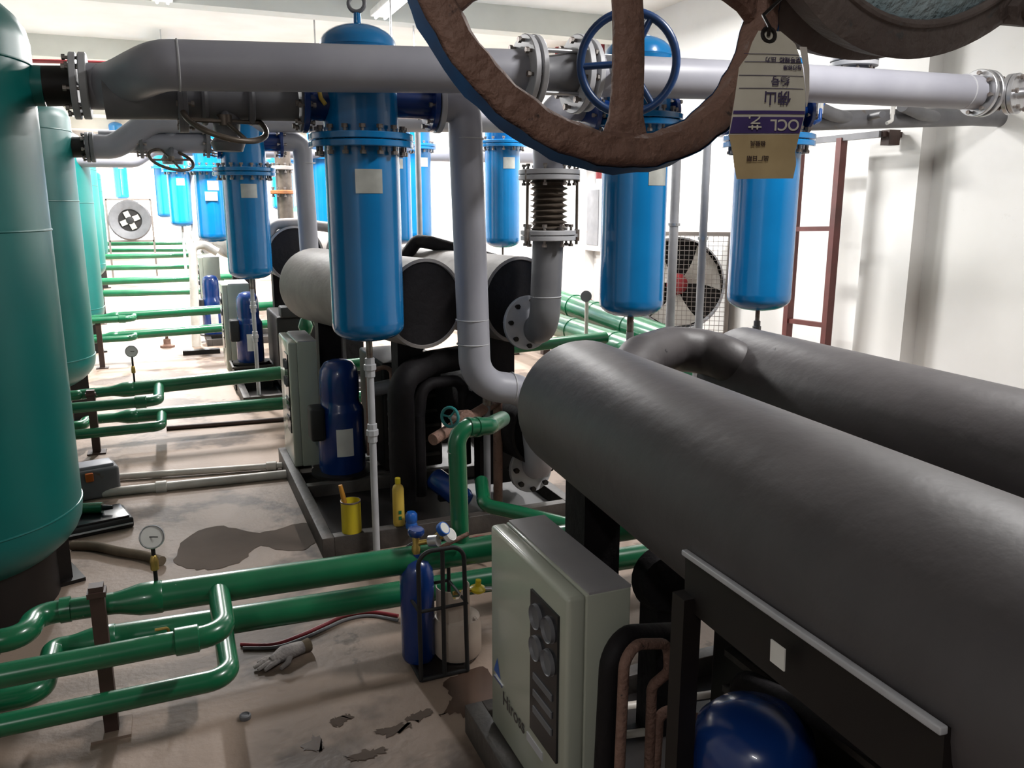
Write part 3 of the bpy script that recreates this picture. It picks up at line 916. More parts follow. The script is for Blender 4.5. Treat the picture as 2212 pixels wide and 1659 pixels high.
gauge('round pressure gauge on a dark stem above the nearest green pipe', 328, 1160, 0.047, 3.32, g1.z + 0.04)
gauge('pressure gauge on a thin stem above the second pair of green pipes', 284, 759, 0.05, 7.45, g2.z + 0.03)
t = thing('drain_cock', 'small brass drain cock between the nearest green pipes', 'valve', Yp(352, 1370, 3.5))
q = Yp(352, 1365, 3.5)
MB().cyl(q - V((0, 0, 0.06)), q + V((0, 0.06, 0.0)), 0.012, 10).build('valve_body', M['brass'], t)
MB().tube(fillet([q + V((-0.03, -0.01, 0.02)), q + V((0.02, -0.01, 0.02)), q + V((0.03, -0.01, -0.04))], 0.01), 0.006, 8).build('lever', M['brass'], t)

# fat green headers along the right wall
for i, (x0, y0, x1, y1, X, R, lab) in enumerate(((1212, 652, 1345, 700, 4.75, 0.15, 'fat green header pipe along the right wall, the higher of the two'),
                                                 (1150, 683, 1310, 738, 4.35, 0.14, 'fat green header pipe along the right wall, the lower of the two'))):
    a, b = Xp(x0, y0, X), Xp(x1, y1, X)
    t = thing('header_water_pipe', lab, 'pipe', b, 'fat green header pipes')
    dv = (b - a).normalized()
    MB().cyl(a - dv * 3, b + dv * 3.4, R, 28).build('pipe_run', M['green'], t)
    for u in (0.25, 0.6, 1.1):
        q = a + (b - a) * u
        MB().lathe([(R, -0.03), (R * 1.06, -0.025), (R * 1.06, 0.025), (R, 0.03)], q, dv, 28).build('joint_band', M['green'], t)
    for u in (-0.3, 0.5, 1.5):
        q = a + (b - a) * u
        MB().box((q.x, q.y, q.z / 2), (0.1, 0.1, max(q.z, 0.05))).build('support', M['post'], t)
q = Xp(1266, 735, 4.1)
t = thing('pressure_gauge', 'old gauge on a thin cream post beside the fat green header pipes', 'gauge', (q.x, q.y, 0), 'pressure gauges')
top = Yp(1266, 640, q.y)
MB().cyl((q.x, q.y, 0), (q.x, q.y, top.z), 0.02, 12).build('post_bar', M['pvc'], t)
MB().lathe([(0, -0.03), (0.06, -0.03), (0.06, 0.02), (0, 0.025)], top, (C0 - top), 24).build('gauge_case', M['dgrey'], t)

# ================================================================== refrigerated dryers (skid units)
def cabinet(label, bx, y0, y1, z0, z1, dx=0.2, big=False):
    """front face looks towards -X"""
    t = thing('control_cabinet', label, 'cabinet', (bx, (y0 + y1) / 2, z0), 'cream control cabinets')
    L, H = y1 - y0, z1 - z0
    yc, zm = (y0 + y1) / 2, (z0 + z1) / 2
    MB().box((bx + 0.06 + (dx - 0.06) / 2, yc, zm), (dx - 0.06, L, H), bev=0.006).build('case', M['cab'], t)
    MB().box((bx + 0.031, yc, zm), (0.062, L, H), bev=0.014).build('door', M['cab'], t)
    MB().box((bx + 0.07 + (dx - 0.07) / 2, yc, z1 + 0.002), (dx - 0.07, L - 0.004, 0.008)).build('lid', M['cabtop'], t, label='grey lid with rust marks')
    py0, py1 = y0 + L * 0.08, y0 + L * 0.40
    pz0, pz1 = z0 + H * 0.27, z0 + H * 0.90
    p = MB().box((bx - 0.002, (py0 + py1) / 2, (pz0 + pz1) / 2), (0.012, py1 - py0, pz1 - pz0)).build('gauge_panel', M['panel'], t, label='black instrument panel')
    rg = (py1 - py0) * 0.2
    for iy in (0.28, 0.73):
        for iz in (0.86, 0.64):
            c = V((bx - 0.008, py0 + (py1 - py0) * iy, pz0 + (pz1 - pz0) * iz))
            MB().lathe([(0, 0.002), (rg * 0.9, 0.002), (rg, 0.012), (rg, 0), (rg * 1.08, 0)], c, (-1, 0, 0), 24).build('dial_gauge', M['dgrey'], p)
    for iz in (0.42, 0.30, 0.18):
        MB().box((bx - 0.009, (py0 + py1) / 2, pz0 + (pz1 - pz0) * iz), (0.006, (py1 - py0) * 0.7, 0.022)).build('indicator_strip', M['dgrey'], p)
    if big:
        MB().box((bx - 0.001, y0 + L * 0.36, z0 + H * 0.20), (0.004, L * 0.2, 0.03)).build('sticker', M['lgrey'], t, label='pale rating sticker')
        # blue triangle emblem and maker's lettering
        yb, zb = y0 + L * 0.90, z0 + H * 0.32
        MB().add([(bx - 0.0015, yb + 0.03, zb - 0.02), (bx - 0.0015, yb - 0.035, zb - 0.025), (bx - 0.0015, yb - 0.005, zb + 0.045)], [(0, 1, 2)]).build('emblem', M['bluecap'], t, label='blue triangle emblem')
        MB().box((bx - 0.001, yb - 0.01, zb - 0.045), (0.002, 0.08, 0.008)).build('emblem', M['dblue'], t)
        text_part(t, 'Hiross', V((bx - 0.002, y0 + L * 0.81, z0 + H * 0.185)), V((0, -1, 0)), V((0, 0, 1)), 0.074, M['panel'], 'lettering')
    return t


def text_part(parent, s, loc, xd, yd, size, m, name):
    cu = bpy.data.curves.new('text', 'FONT')
    cu.body = s
    cu.size = size
    cu.extrude = 0.0003
    cu.offset = size * 0.012
    o = bpy.data.objects.new('text', cu)
    COL.objects.link(o)
    bpy.context.view_layer.update()
    me = bpy.data.meshes.new_from_object(o.evaluated_get(bpy.context.evaluated_depsgraph_get()))
    bpy.data.objects.remove(o)
    me.materials.clear()
    me.materials.append(m)
    zd = xd.cross(yd)
    Mx = Matrix((xd, yd, zd)).transposed().to_4x4()
    me.transform(Matrix.Translation(loc - ORG[parent]) @ Mx)
    r = bpy.data.objects.new(name, me)
    COL.objects.link(r)
    r.parent = parent
    ORG[r] = ORG[parent]
    return r


def skid(label, x0, x1, y0, y1, h=0.12):
    t = thing('skid_frame', label, 'frame', ((x0 + x1) / 2, (y0 + y1) / 2, 0), 'steel skid frames')
    wd = 0.07
    for x in (x0 + wd / 2, x1 - wd / 2):
        MB().bar((x, y0, h / 2), (x, y1, h / 2), wd, h, bev=0.004).build('side_rail', M['skid'], t)
    MB().box(((x0 + x1) / 2, (y0 + y1) / 2, 0.02), (x1 - x0 - 0.02, y1 - y0 - 0.02, 0.03)).build('darkening_plate', M['black'], t, label='black plate added to darken the skid interior')  # added black plate, its colour stands in for shade inside the skid
    for y in (y0 + wd / 2, (y0 + y1) / 2, y1 - wd / 2):
        MB().bar((x0 + wd, y, h / 2), (x1 - wd, y, h / 2), wd, h, bev=0.004).build('cross_rail', M['skid'], t)
    return t


def compressor(label, p, top, r1=0.165, r0=0.138, dark=True):
    H = top - p.z
    t = thing('compressor', label, 'compressor', p, 'blue compressors')
    MB().lathe([(0, 0.0), (r1 * 0.9, 0.0), (r1, 0.04), (r1, H * 0.55), (r1 * 0.97, H * 0.58), (r0, H * 0.62), (r0 * 0.97, H * 0.66), (r0, H * 0.7), (r0, H * 0.84), (r0 * 0.93, H * 0.92), (r0 * 0.7, H * 0.975), (r0 * 0.35, H * 0.997), (0, H)], p, seg=36).build('shell', M['dblue'], t)
    MB().lathe([(0, 0), (r1 * 1.35, 0), (r1 * 1.35, 0.02), (0, 0.02)], p, seg=24).build('base_plate', M['black'], t)
    q = p + V((-r1 * 1.1, -0.06, H * 0.48))
    MB().box(q, (0.10, 0.16, 0.24), bev=0.02).build('terminal_box', M['rubber'], t, label='black terminal box')
    d = (V((0, 0, 0)) - V((p.x, p.y, 0))).normalized()
    n = Quaternion((0, 0, 1), 0.15) @ d
    ph = []
    for i in range(6):
        dd = Quaternion((0, 0, 1), -0.36 + 0.72 * i / 5) @ n
        for z in (H * 0.19, H * 0.43):
            ph.append(p + dd * r1 * 1.01 + V((0, 0, z)))
    MB().add(ph, [(2 * i, 2 * i + 2, 2 * i + 3, 2 * i + 1) for i in range(5)]).build('data_label', M['white'], t, label='white printed data label')
    return t


def domed(a, b, r, near_dome=False):
    """profile and mesh for a horizontal insulated cylinder; dome at a"""
    L = (b - a).length
    pr = [(0, 0)]
    for k in range(1, 9):
        q = math.pi / 2 * k / 8
        pr.append((r * math.sin(q), r * 0.55 * (1 - math.cos(q))))
    pr += [(r, L * 0.5), (r, L)]
    if near_dome:
        for k in range(1, 9):
            q = math.pi / 2 * k / 8
            pr.append((r * math.cos(q) if k < 8 else 0, L + r * 0.5 * math.sin(q)))
    else:
        pr += [(r * 0.93, L + 0.005), (r * 0.90, L - 0.03), (0, L - 0.03)]
    return MB().lathe(pr, a, b - a, 48)


# ------------------------------------------------------------ unit 1 (in front of the largest vessel's machine)
skid('dark steel skid under the machine behind the gas cart, holding the paint can', 0.70, 2.35, 4.55, 6.55)
cz = Z(605, 932, 0.12)
cab1 = cabinet('cream control cabinet standing at the end of the second pair of green pipes', Yp(600, 718, 6.55).x, 5.98, 6.52, 0.12, Yp(600, 718, 6.52).z, 0.2)
pc1 = Z(741, 1018, 0.12)
compressor('dark blue compressor with white label, beside the grey drain pipe and yellow can', pc1, Yp(737, 775, pc1.y).z)
a1, b1 = D(662, 600, 6.6), D(920, 690, 5.22)
a1.z = b1.z = 1.40
t = thing('heat_exchanger', 'grey domed insulated cylinder behind the largest blue vessel, left of the pair', 'heat exchanger', b1, 'insulated heat exchangers')
domed(a1, b1, 0.285).build('insulation', M['foil'], t)
dv1 = (b1 - a1).normalized()
MB().lathe([(0, 0), (0.262, 0), (0.262, 0.02), (0, 0.022)], b1 - dv1 * 0.028, dv1, 40).build('end_face', M['foamd'], t, label='black end face')
for q in (a1 + dv1 * 0.35, b1 - dv1 * 0.25):
    MB().box((q.x, q.y, 0.12 + (1.2 - 0.12) / 2), (0.17, 0.17, 1.08)).build('leg', M['foamd'], t)
a2, b2 = D(840, 585, 6.9), D(1122, 702, 5.45)
a2.z = b2.z = 1.40
dv2 = (b2 - a2).normalized()
t = thing('heat_exchanger', 'grey insulated cylinder whose black end takes the bellows pipe flange', 'heat exchanger', b2, 'insulated heat exchangers')
domed(a2, b2, 0.285).build('insulation', M['foil'], t)
MB().lathe([(0, 0), (0.262, 0), (0.262, 0.02), (0, 0.022)], b2 - dv2 * 0.028, dv2, 40).build('end_face', M['foamd'], t, label='black end face')
for q in (a2 + dv2 * 0.35, b2 - dv2 * 0.25):
    MB().box((q.x, q.y, 0.12 + 0.54), (0.17, 0.17, 1.08)).build('leg', M['foamd'], t)
a3, b3 = a2 + V((0.05, 0.1, 0)), b2 + V((0, -0.4, 0))
a3.z = b3.z = 0.62
t = thing('heat_exchanger', 'black lower cylinder under the bellows pipe, near the bolted grey flange', 'heat exchanger', b3, 'insulated heat exchangers')
domed(a3, b3, 0.24).build('insulation', M['foamd'], t)
for q in (a3 * 0.8 + b3 * 0.2, a3 * 0.25 + b3 * 0.75):
    MB().box((q.x, q.y, 0.12 + 0.15), (0.3, 0.12, 0.32)).build('saddle', M['black'], t)
# suction line over the cylinders
t = thing('insulated_pipe', 'black insulated pipe lying across the top of the grey cylinders', 'pipe', Yp(1000, 545, 5.9), 'black insulated pipes')
MB().tube(fillet([Yp(872, 560, 6.1), Yp(900, 520, 6.1), Yp(930, 524, 6.0), Yp(1142, 583, 5.6), Yp(1146, 640, 5.5)], 0.06, 6), 0.05, 18).build('pipe_run', M['foamd'], t)
# pipework tucked under the cylinders
t = thing('insulated_pipe', 'thick black insulated riser behind the yellow bottle', 'pipe', Yp(872, 1080, 4.98), 'black insulated pipes')
q = Yp(872, 1080, 5.0)
MB().tube(fillet([V((q.x, 5.0, 0.12)), V((q.x, 5.0, 0.93)), V((q.x + 0.25, 5.2, 0.98)), V((q.x + 0.6, 5.35, 0.98))], 0.15), 0.085, 18).build('pipe_run', M['foamd'], t)
t = thing('receiver_vessel', 'small dark blue receiver lying on the skid behind the green riser', 'vessel', Yp(945, 1040, 4.9))
a, b = Yp(935, 1030, 4.95), Yp(1010, 1085, 4.75)
MB().lathe([(0, 0), (0.06, 0.0), (0.075, 0.02), (0.075, 0.26), (0.06, 0.29), (0, 0.3)], a, b - a, 24).build('shell', M['dblue'], t)
MB().bar(Yp(960, 1060, 4.9) - V((0, 0, 0.0)), V((Yp(960, 1060, 4.9).x, 4.9, 0.12)), 0.08, 0.05, up=(0, 1, 0)).build('bracket', M['black'], t)
# green riser with valve
t = thing('green_riser', 'green upright pipe with elbow rising from the nearest green pipe', 'pipe', Yp(990, 1160, 3.62))
YG = 3.34
q0, q1 = Yp(988, 1175, YG), Yp(986, 925, YG)
MB().tube(fillet([V((q1.x, 3.31, d1.z * (q1.x - g1.x) + g1.z + 0.02)), q1, Yp(1058, 920, YG + 0.06), Yp(1085, 905, YG + 0.5)], 0.07, 10), 0.041, 24).build('pipe_run', M['green'], t)
weld(t, Yp(986, 975, YG), (0, 0, 1), 0.041, M['lgrey'])
for x in (1012, 1030):
    MB().lathe([(0.040, -0.012), (0.046, -0.01), (0.046, 0.01), (0.040, 0.012)], q1 + (Yp(1058, 920, YG + 0.06) - q1) * ((x - 986) / 72), (Yp(1058, 920, YG + 0.06) - q1), 20).build('socket', M['green'], t)
t = thing('gate_valve', 'small rusty valve with a teal wheel behind the green riser', 'valve', Yp(985, 900, 4.25), 'machine valves')
a, b = Yp(935, 950, 4.3), Yp(1075, 865, 4.7)
MB().cyl(a, b, 0.034, 16).build('pipe_run', M['rust'], t)
q = Yp(1000, 905, 4.45)
MB().lathe([(0, -0.06), (0.05, -0.05), (0.055, 0.05), (0, 0.06)], q, (0.2, -1, 0.2), 16).build('valve_body', M['rust'], t)
e = Yp(972, 901, 4.3)
MB().cyl(q, e, 0.012, 8).build('stem', M['zinc'], t)
h = MB().ring(e, (-0.75, -0.6, 0.1), 0.055, 0.009, 24, 8).build('handwheel', M['teald'], t, label='teal handwheel')
for k in range(3):
    MB().cyl(e, e + frame((-0.75, -0.6, 0.1)) @ V((0.055 * math.cos(k * 2.1), 0.055 * math.sin(k * 2.1), 0)), 0.006, 8).build('spoke', M['teald'], h)
MB().cyl(b, V((b.x, b.y, 0.12)), 0.03, 12).build('drop_pipe', M['rust'], t)
t = thing('vertical_conduit', 'grey upright conduit behind the green elbow, under the grey downpipe', 'pipe', Yp(1053, 1080, 4.6), 'thin upright conduits')
q = Yp(1053, 1085, 4.6)
MB().cyl((q.x, 4.6, 0.12), (q.x, 4.6, Yp(1053, 838, 4.6).z), 0.022, 14).build('pipe_run', M['dgrey'], t)
MB().lathe([(0.022, -0.04), (0.03, -0.035), (0.03, 0.02), (0.022, 0.025)], Yp(1053, 862, 4.6), seg=12).build('coupling', M['zinc'], t)
t = thing('green_elbow_pipe', 'short green elbow pipe lying low behind the near cream cabinet', 'pipe', Yp(1050, 1090, 4.3))
MB().tube(fillet([Yp(1040, 1040, 4.55), Yp(1046, 1092, 4.3), Yp(1120, 1108, 4.15), Yp(1230, 1135, 3.9), Yp(1260, 1170, 3.7)], 0.1, 8), 0.042, 20).build('pipe_run', M['green'], t)
q = Yp(1120, 1112, 4.15)
MB().bar(q, (q.x, q.y, 0.0), 0.05, 0.05, up=(0, 1, 0)).build('support', M['black'], t)
t = thing('insulated_pipe', 'dark pipes bundled beneath the grey downpipe', 'pipe', Yp(930, 850, 5.0), 'black insulated pipes')
MB().tube(fillet([Yp(905, 900, 5.1), Yp(912, 830, 5.1), Yp(1000, 820, 5.2), Yp(1006, 1000, 5.2)], 0.1), 0.04, 14).build('pipe_run', M['foamd'], t)
q = Yp(905, 900, 5.1)
MB().cyl(q, (q.x, q.y, 0.1), 0.04, 14).build('pipe_run', M['foamd'], t)

t = thing('condenser_block', 'dark condenser block on the skid beneath the grey insulated cylinders', 'machine', (1.5, 5.8, 0.12))
MB().box((1.56, 6.0, 0.52), (0.44, 0.75, 0.8), bev=0.02).build('block', M['black'], t)
for k in range(6):
    MB().box((1.56, 5.61, 0.22 + 0.11 * k), (0.38, 0.03, 0.02)).build('louvre', M['skid'], t)
MB().cyl((1.25, 5.55, 0.75), (1.5, 5.5, 0.8), 0.05, 14).build('filter_drier', M['dgrey'], t)
MB().tube(fillet([V((1.2, 5.5, 0.3)), V((1.2, 5.45, 0.9)), V((1.35, 5.4, 0.95)), V((1.38, 5.4, 0.35))], 0.05), 0.016, 10).build('copper_line', M['rust'], t)
# ------------------------------------------------------------ unit 2
skid('dark steel skid of the second machine along the aisle', 0.60, 2.2, 8.5, 10.7)
c2 = cabinet('cream control cabinet behind the second aisle vessel, farther along', Yp(471, 604, 10.6).x, 10.0, 10.6, 0.12, Yp(471, 606, 10.6).z, 0.30)
pc2 = Yp(543, 783, 9.5)
compressor('dark blue compressor below the second aisle vessel, with a pale label', pc2, Yp(528, 630, pc2.y).z, 0.145, 0.12)
t = thing('pedestal', 'dark steel pedestal carrying the second compressor', 'pedestal', (pc2.x, pc2.y, 0.12))
MB().box((pc2.x, pc2.y, (pc2.z + 0.03) / 2), (0.4, 0.4, max(0.05, pc2.z - 0.03))).build('plinth', M['black'], t)
MB().box((pc2.x, pc2.y, pc2.z - 0.01), (0.44, 0.44, 0.02)).build('top_plate', M['skid'], t)
a, b = D(600, 520, 9.9), D(640, 570, 8.85)
b.z = a.z = 1.5
for i, (dx, lab) in enumerate(((0.0, 'black end of an insulated cylinder behind the second aisle vessel'), (0.62, 'grey insulated cylinder behind the second grey elbow pipe'))):
    A, B = a + V((dx, 0.4, 0)), b + V((dx, 0, 0))
    t = thing('heat_exchanger', lab, 'heat exchanger', B, 'insulated heat exchangers')
    domed(A, B, 0.30).build('insulation', M['foil'], t)
    dv = (B - A).normalized()
    MB().lathe([(0, 0), (0.275, 0), (0.275, 0.02), (0, 0.022)], B - dv * 0.028, dv, 36).build('end_face', M['foamd'], t, label='black end face')
    for q in (A + dv * 0.4, B - dv * 0.2):
        MB().box((q.x, q.y, 0.12 + 0.56), (0.2, 0.2, 1.12)).build('leg', M['foamd'], t)
t = thing('insulated_pipe', 'grey insulated pipe arching over the second machine', 'pipe', Yp(620, 482, 9.2), 'black insulated pipes')
MB().tube(fillet([Yp(578, 520, 9.2), Yp(588, 484, 9.2), Yp(640, 482, 9.2), Yp(720, 492, 9.2), Yp(735, 530, 9.2)], 0.12), 0.055, 16).build('pipe_run', M['foil'], t)
t = thing('motor_block', 'dark machine block under the second black cylinder', 'machine', (1.2, 9.2, 0))
MB().box((1.28, 9.3, 0.5), (0.55, 0.9, 0.75), bev=0.03).build('block', M['black'], t)
MB().box((1.25, 8.9, 0.92), (0.4, 0.2, 0.12), bev=0.02).build('cover', M['rubber'], t)
for i, (x, y, Y, lab) in enumerate(((690, 690, 7.9, 'small green valve with pale teal wheel above the cream cabinet'), (660, 705, 7.7, 'small green valve low beside the cream cabinet top'))):
    q = Yp(x, y, Y)
    t = thing('globe_valve', lab, 'valve', (q.x, q.y, 0), 'machine valves')
    MB().lathe([(0, -0.08), (0.05, -0.06), (0.07, 0.0), (0.05, 0.06), (0.03, 0.09), (0.015, 0.12), (0.015, 0.17)], q, seg=18).build('valve_body', M['green'], t)
    h = MB().ring(q + V((0, 0, 0.17)), (0.1, -0.2, 1), 0.055, 0.01, 24, 8).build('handwheel', M['teald'], t)
    MB().cyl(q + V((-0.055, 0, 0.17)), q + V((0.055, 0, 0.17)), 0.008, 8).build('spoke', M['teald'], h)
    MB().cyl((q.x, q.y, 0), q, 0.04, 14).build('riser', M['green'], t)
# ------------------------------------------------------------ unit 3, seen small
c3 = cabinet('narrow cream cabinet edge in front of the third machine', Yp(425, 552, 14.2).x, 13.6, 14.2, 0.05, Yp(425, 552, 14.2).z, 0.3)
pc3 = Yp(458, 655, 13.2)
pc3.z = 0.1
compressor('small dark blue compressor of the third machine, in shade', pc3, 1.0, 0.15, 0.125)
skid('dark steel skid of the third machine along the aisle', 0.45, 1.9, 12.7, 14.4, 0.1)
t = thing('heat_exchanger', 'dark insulated cylinder of the third machine', 'heat exchanger', (1.15, 13.0, 0), 'insulated heat exchangers')
domed(V((1.0, 15, 1.45)), V((1.15, 13.0, 1.45)), 0.3).build('insulation', M['foil'], t)
MB().lathe([(0, 0), (0.28, 0), (0.28, 0.02), (0, 0.022)], (1.15, 12.99, 1.45), (0, -1, 0), 30).build('end_face', M['foamd'], t)
for y in (13.3, 14.3):
    MB().box((1.1, y, 0.65), (0.25, 0.25, 1.1)).build('leg', M['foamd'], t)
t = thing('bent_pipe', 'pale bent pipe above the third machine, left of the second vessel', 'pipe', Yp(440, 540, 12.8))
MB().tube(fillet([V((Yp(416, 650, 12.8).x, 12.8, 0)), Yp(416, 532, 12.8), Yp(440, 528, 12.8), Yp(470, 545, 12.8)], 0.15), 0.06, 14).build('pipe_run', M['pvc'], t)
for i, Y in enumerate((17.5, 22.5)):
    t = thing('machine_block', ['cream machine housing far down the aisle, under the third vessel', 'pale machine housing at the far end of the aisle'][i], 'machine', (0.6, Y, 0), 'distant machines')
    MB().box((0.95, Y + 0.6, 0.55), (0.9, 1.5, 1.1), bev=0.03).build('housing', M['cab'], t)
    MB().cyl((0.9, Y, 1.3), (0.9, Y + 1.6, 1.3), 0.28, 24).build('cylinder', M['foil'], t)

# ------------------------------------------------------------ unit 0, closest to the camera
pA, pB = Z(1055, 1560, 0.12), Z(1063, 1130, 0.90)
yb0 = (pA.y + pB.y) / 2
ztop0 = Yp(1063, 1132, yb0).z
fr = Z(1215, 1297, ztop0)
x0c = Yp(1060, 1300, yb0).x
cabinet('near cream control cabinet with a black gauge panel, in front of the gas cart', x0c - 0.0, fr.y, yb0, 0.12, ztop0, 0.21, big=True)
sl = Z(1020, 1578)
skid('dark steel skid under the near cream cabinet', x0c - 0.06, x0c + 1.55, 0.35, sl.y, 0.12)
q = Z(1040, 1563, 0.12)
A0, B0 = D(1160, 862, 3.15), D(2212, 1429, 1.46)
# front insulated cylinder
zA = D(1330, 920, 2.95)
r0 = 327 / 2 * zc(zA) / FPX * 0.97
zB = D(2212, 1432, r0 * 2 * FPX / 666)
dvn = (zB - zA).normalized()
far = zA - dvn * 0.46
near = zB + dvn * 0.75
t = thing('heat_exchanger', 'large black rubber-insulated cylinder in the foreground, dome end by the cream cabinet', 'heat exchanger', zA, 'insulated heat exchangers')
domed(far, near, r0, True).build('insulation', M['foam'], t)
lg = Yp(1280, 1100, (far + dvn * 0.34).y)
MB().box((lg.x, lg.y, (lg.z + 0.12) / 2 + 0.15), (0.15, 0.16, 1.2)).build('leg', M['foamd'], t, label='black wrapped leg')
lg2 = zA + dvn * ((zB - zA).length * 0.93)
MB().box((lg2.x, lg2.y, 0.55), (0.16, 0.16, 1.0)).build('leg', M['foamd'], t)
# second cylinder with U bend
r1 = r0 * 0.92
sA, sB = D(1760, 868, 3.45), D(2212, 1010, 2.62)
dv2 = (sB - sA).normalized()
far2 = sA - dv2 * 0.5
t = thing('heat_exchanger', 'second black insulated cylinder behind the foreground one, with a wrapped U-bend', 'heat exchanger', sA, 'insulated heat exchangers')
MB().tube([far2, sB + dv2 * 1.6], r1, 48).build('insulation', M['foam'], t)
ue = zA - dvn * 0.12
U = [far2 + dv2 * 0.05]
cU0 = D(1450, 800, 3.35)
pth = [ue + V((0.0, 0.02, 0.02)), D(1385, 775, 3.5), D(1450, 752, 3.72), D(1530, 760, 3.76), D(1592, 785, 3.62), far2 + dv2 * 0.12]
MB().tube(fillet(pth, 0.16, 6), r1 * 0.42, 32).build('bend', M['foam'], t, label='wrapped U-bend joining both cylinders')
for u in (0.3, 1.2):
    q = sA + dv2 * u
    MB().box((q.x, q.y, 0.55), (0.16, 0.16, 1.0)).build('leg', M['foamd'], t)
# steel beam below the front cylinder
b0, b1_ = D(1478, 1192, 1.97), D(2040, 1580, 1.22)
zb_ = (b0.z + b1_.z) / 2
t = thing('steel_channel', 'dark steel channel with a bright top edge below the foreground cylinder, square sticker on it', 'frame', b1_)
bd = (b1_ - b0).normalized()
dn = V((0, 0, -1))
side = bd.cross(V((0, 0, 1))).normalized()
MB().bar(b0 + dn * 0.07 + side * -0.03, b1_ + dn * 0.07 + side * -0.03, 0.05, 0.14).build('web', M['black'], t)
MB().bar(b0, b1_, 0.016, 0.014, bev=0.003).build('top_edge', M['lgrey'], t, label='bright light-grey top edge')
sp = D(1680, 1415, 1.585)
nrm = (side if side.dot(C0 - sp) > 0 else -side)
MB().box(sp + nrm * 0.0, (0.045, 0.003, 0.045), Matrix((bd, nrm, bd.cross(nrm))).transposed()).build('sticker', M['white'], t, label='small square white sticker')
for u in (0.03, 0.985):
    q = b0 + (b1_ - b0) * u
    MB().box((q.x, q.y, (q.z - 0.1) / 2), (0.05, 0.05, q.z - 0.1)).build('upright', M['black'], t)
# blue compressor dome at the bottom
q = Yp(1632, 1548, 1.45)
pc0 = V((q.x, 1.45, 0.12))
compressor('dark blue compressor dome at the bottom picture edge, under the foreground cylinder', pc0, q.z + 0.02, 0.165, 0.152)
t = thing('condenser_block', 'dark condenser block beneath the foreground cylinder, behind the blue dome', 'machine', (1.9, 1.2, 0.12))
MB().box((1.86, 1.2, 0.53), (0.74, 1.5, 0.8), bev=0.02).build('block', M['black'], t)
for k in range(6):
    MB().box((1.48, 1.2, 0.2 + 0.12 * k), (0.03, 1.3, 0.02)).build('louvre', M['skid'], t)
MB().tube(fillet([V((1.47, 1.7, 0.3)), V((1.4, 1.7, 0.7)), V((1.38, 1.3, 0.8)), V((1.47, 0.9, 0.8))], 0.08), 0.03, 12).build('wrapped_line', M['foamd'], t)
# rusty copper lines and black insulation
t = thing('insulated_pipe', 'black foam-wrapped hairpin pipe beside the near cream cabinet', 'pipe', Yp(1340, 1500, 2.1), 'black insulated pipes')
q = Yp(1300, 1659, 1.86)
MB().tube(fillet([V((q.x, 1.86, 0.02)), Yp(1322, 1376, 1.86), Yp(1475, 1366, 2.0), Yp(1480, 1659, 2.1)], 0.075, 8), 0.033, 18).build('pipe_run', M['foamd'], t)
t = thing('rusty_pipe', 'rusty hairpin pipe just inside the black foam-wrapped pipe', 'pipe', Yp(1360, 1500, 2.1), 'rusty pipes')
q = Yp(1335, 1659, 1.80)
MB().tube(fillet([V((q.x, 1.80, 0.02)), Yp(1350, 1392, 1.80), Yp(1442, 1390, 1.86), Yp(1446, 1450, 1.86), Yp(1408, 1482, 1.9), V((Yp(1404, 1659, 1.9).x, 1.9, 0.02))], 0.055, 8), 0.016, 16).build('pipe_run', M['rust'], t)
t = thing('rusty_pipe', 'rusty pipe bending into the blue compressor dome', 'pipe', Yp(1420, 1600, 1.9), 'rusty pipes')
q = Yp(1412, 1659, 1.9)
MB().tube(fillet([V((q.x, 1.9, 0.02)), Yp(1424, 1525, 1.9), Yp(1500, 1550, 1.85), Yp(1560, 1570, 1.82)], 0.05, 8), 0.017, 16).build('pipe_run', M['rust'], t)
t = thing('valve_block', 'black wrapped valve block between the near cabinet and the foreground cylinder', 'valve', Yp(1440, 1260, 2.3), 'machine valves')
q = Yp(1440, 1250, 2.35)
MB().lathe([(0, -0.07), (0.10, -0.06), (0.13, 0.0), (0.10, 0.06), (0, 0.07)], q, (-0.3, -0.9, 0.1), 26).build('valve_body', M['foamd'], t)
MB().box((q.x + 0.02, q.y + 0.05, q.z / 2), (0.12, 0.12, q.z)).build('support', M['foamd'], t)
MB().cyl(q, q + V((0.1, 0.15, 0.25)), 0.07, 16).build('neck', M['foamd'], t)

# ================================================================== near valve and big rusty handwheel
WC = D(1308, -114, 1.0)
wn = (-cF * math.cos(0.44) + cR * math.sin(0.44)).normalized()
wu = (cR * math.cos(0.44) + cF * math.sin(0.44)).normalized()
wv = cU
VC = D(2112, -530, 1.0)
t = thing('rusty_gate_valve', 'big rusty gate valve with a large worn handwheel, hanging into the top of the view', 'valve', VC)
Ro, Ri, th = 0.268, 0.226, 0.040


def wring(prof, n=96):
    b = MB()
    vs, fs = [], []
    m = len(prof)
    for i in range(n):
        a = 2 * math.pi * i / n
        d = wu * math.cos(a) + wv * math.sin(a)
        for (r, h) in prof:
            rr = r + 0.0012 * math.sin(a * 23 + h * 90) + 0.0008 * math.sin(a * 57)
            vs.append(WC + d * rr + wn * h)
    for i in range(n):
        for j in range(m):
            fs.append((i * m + j, ((i + 1) % n) * m + j, ((i + 1) % n) * m + (j + 1) % m, i * m + (j + 1) % m))
    return b.add(vs, fs)


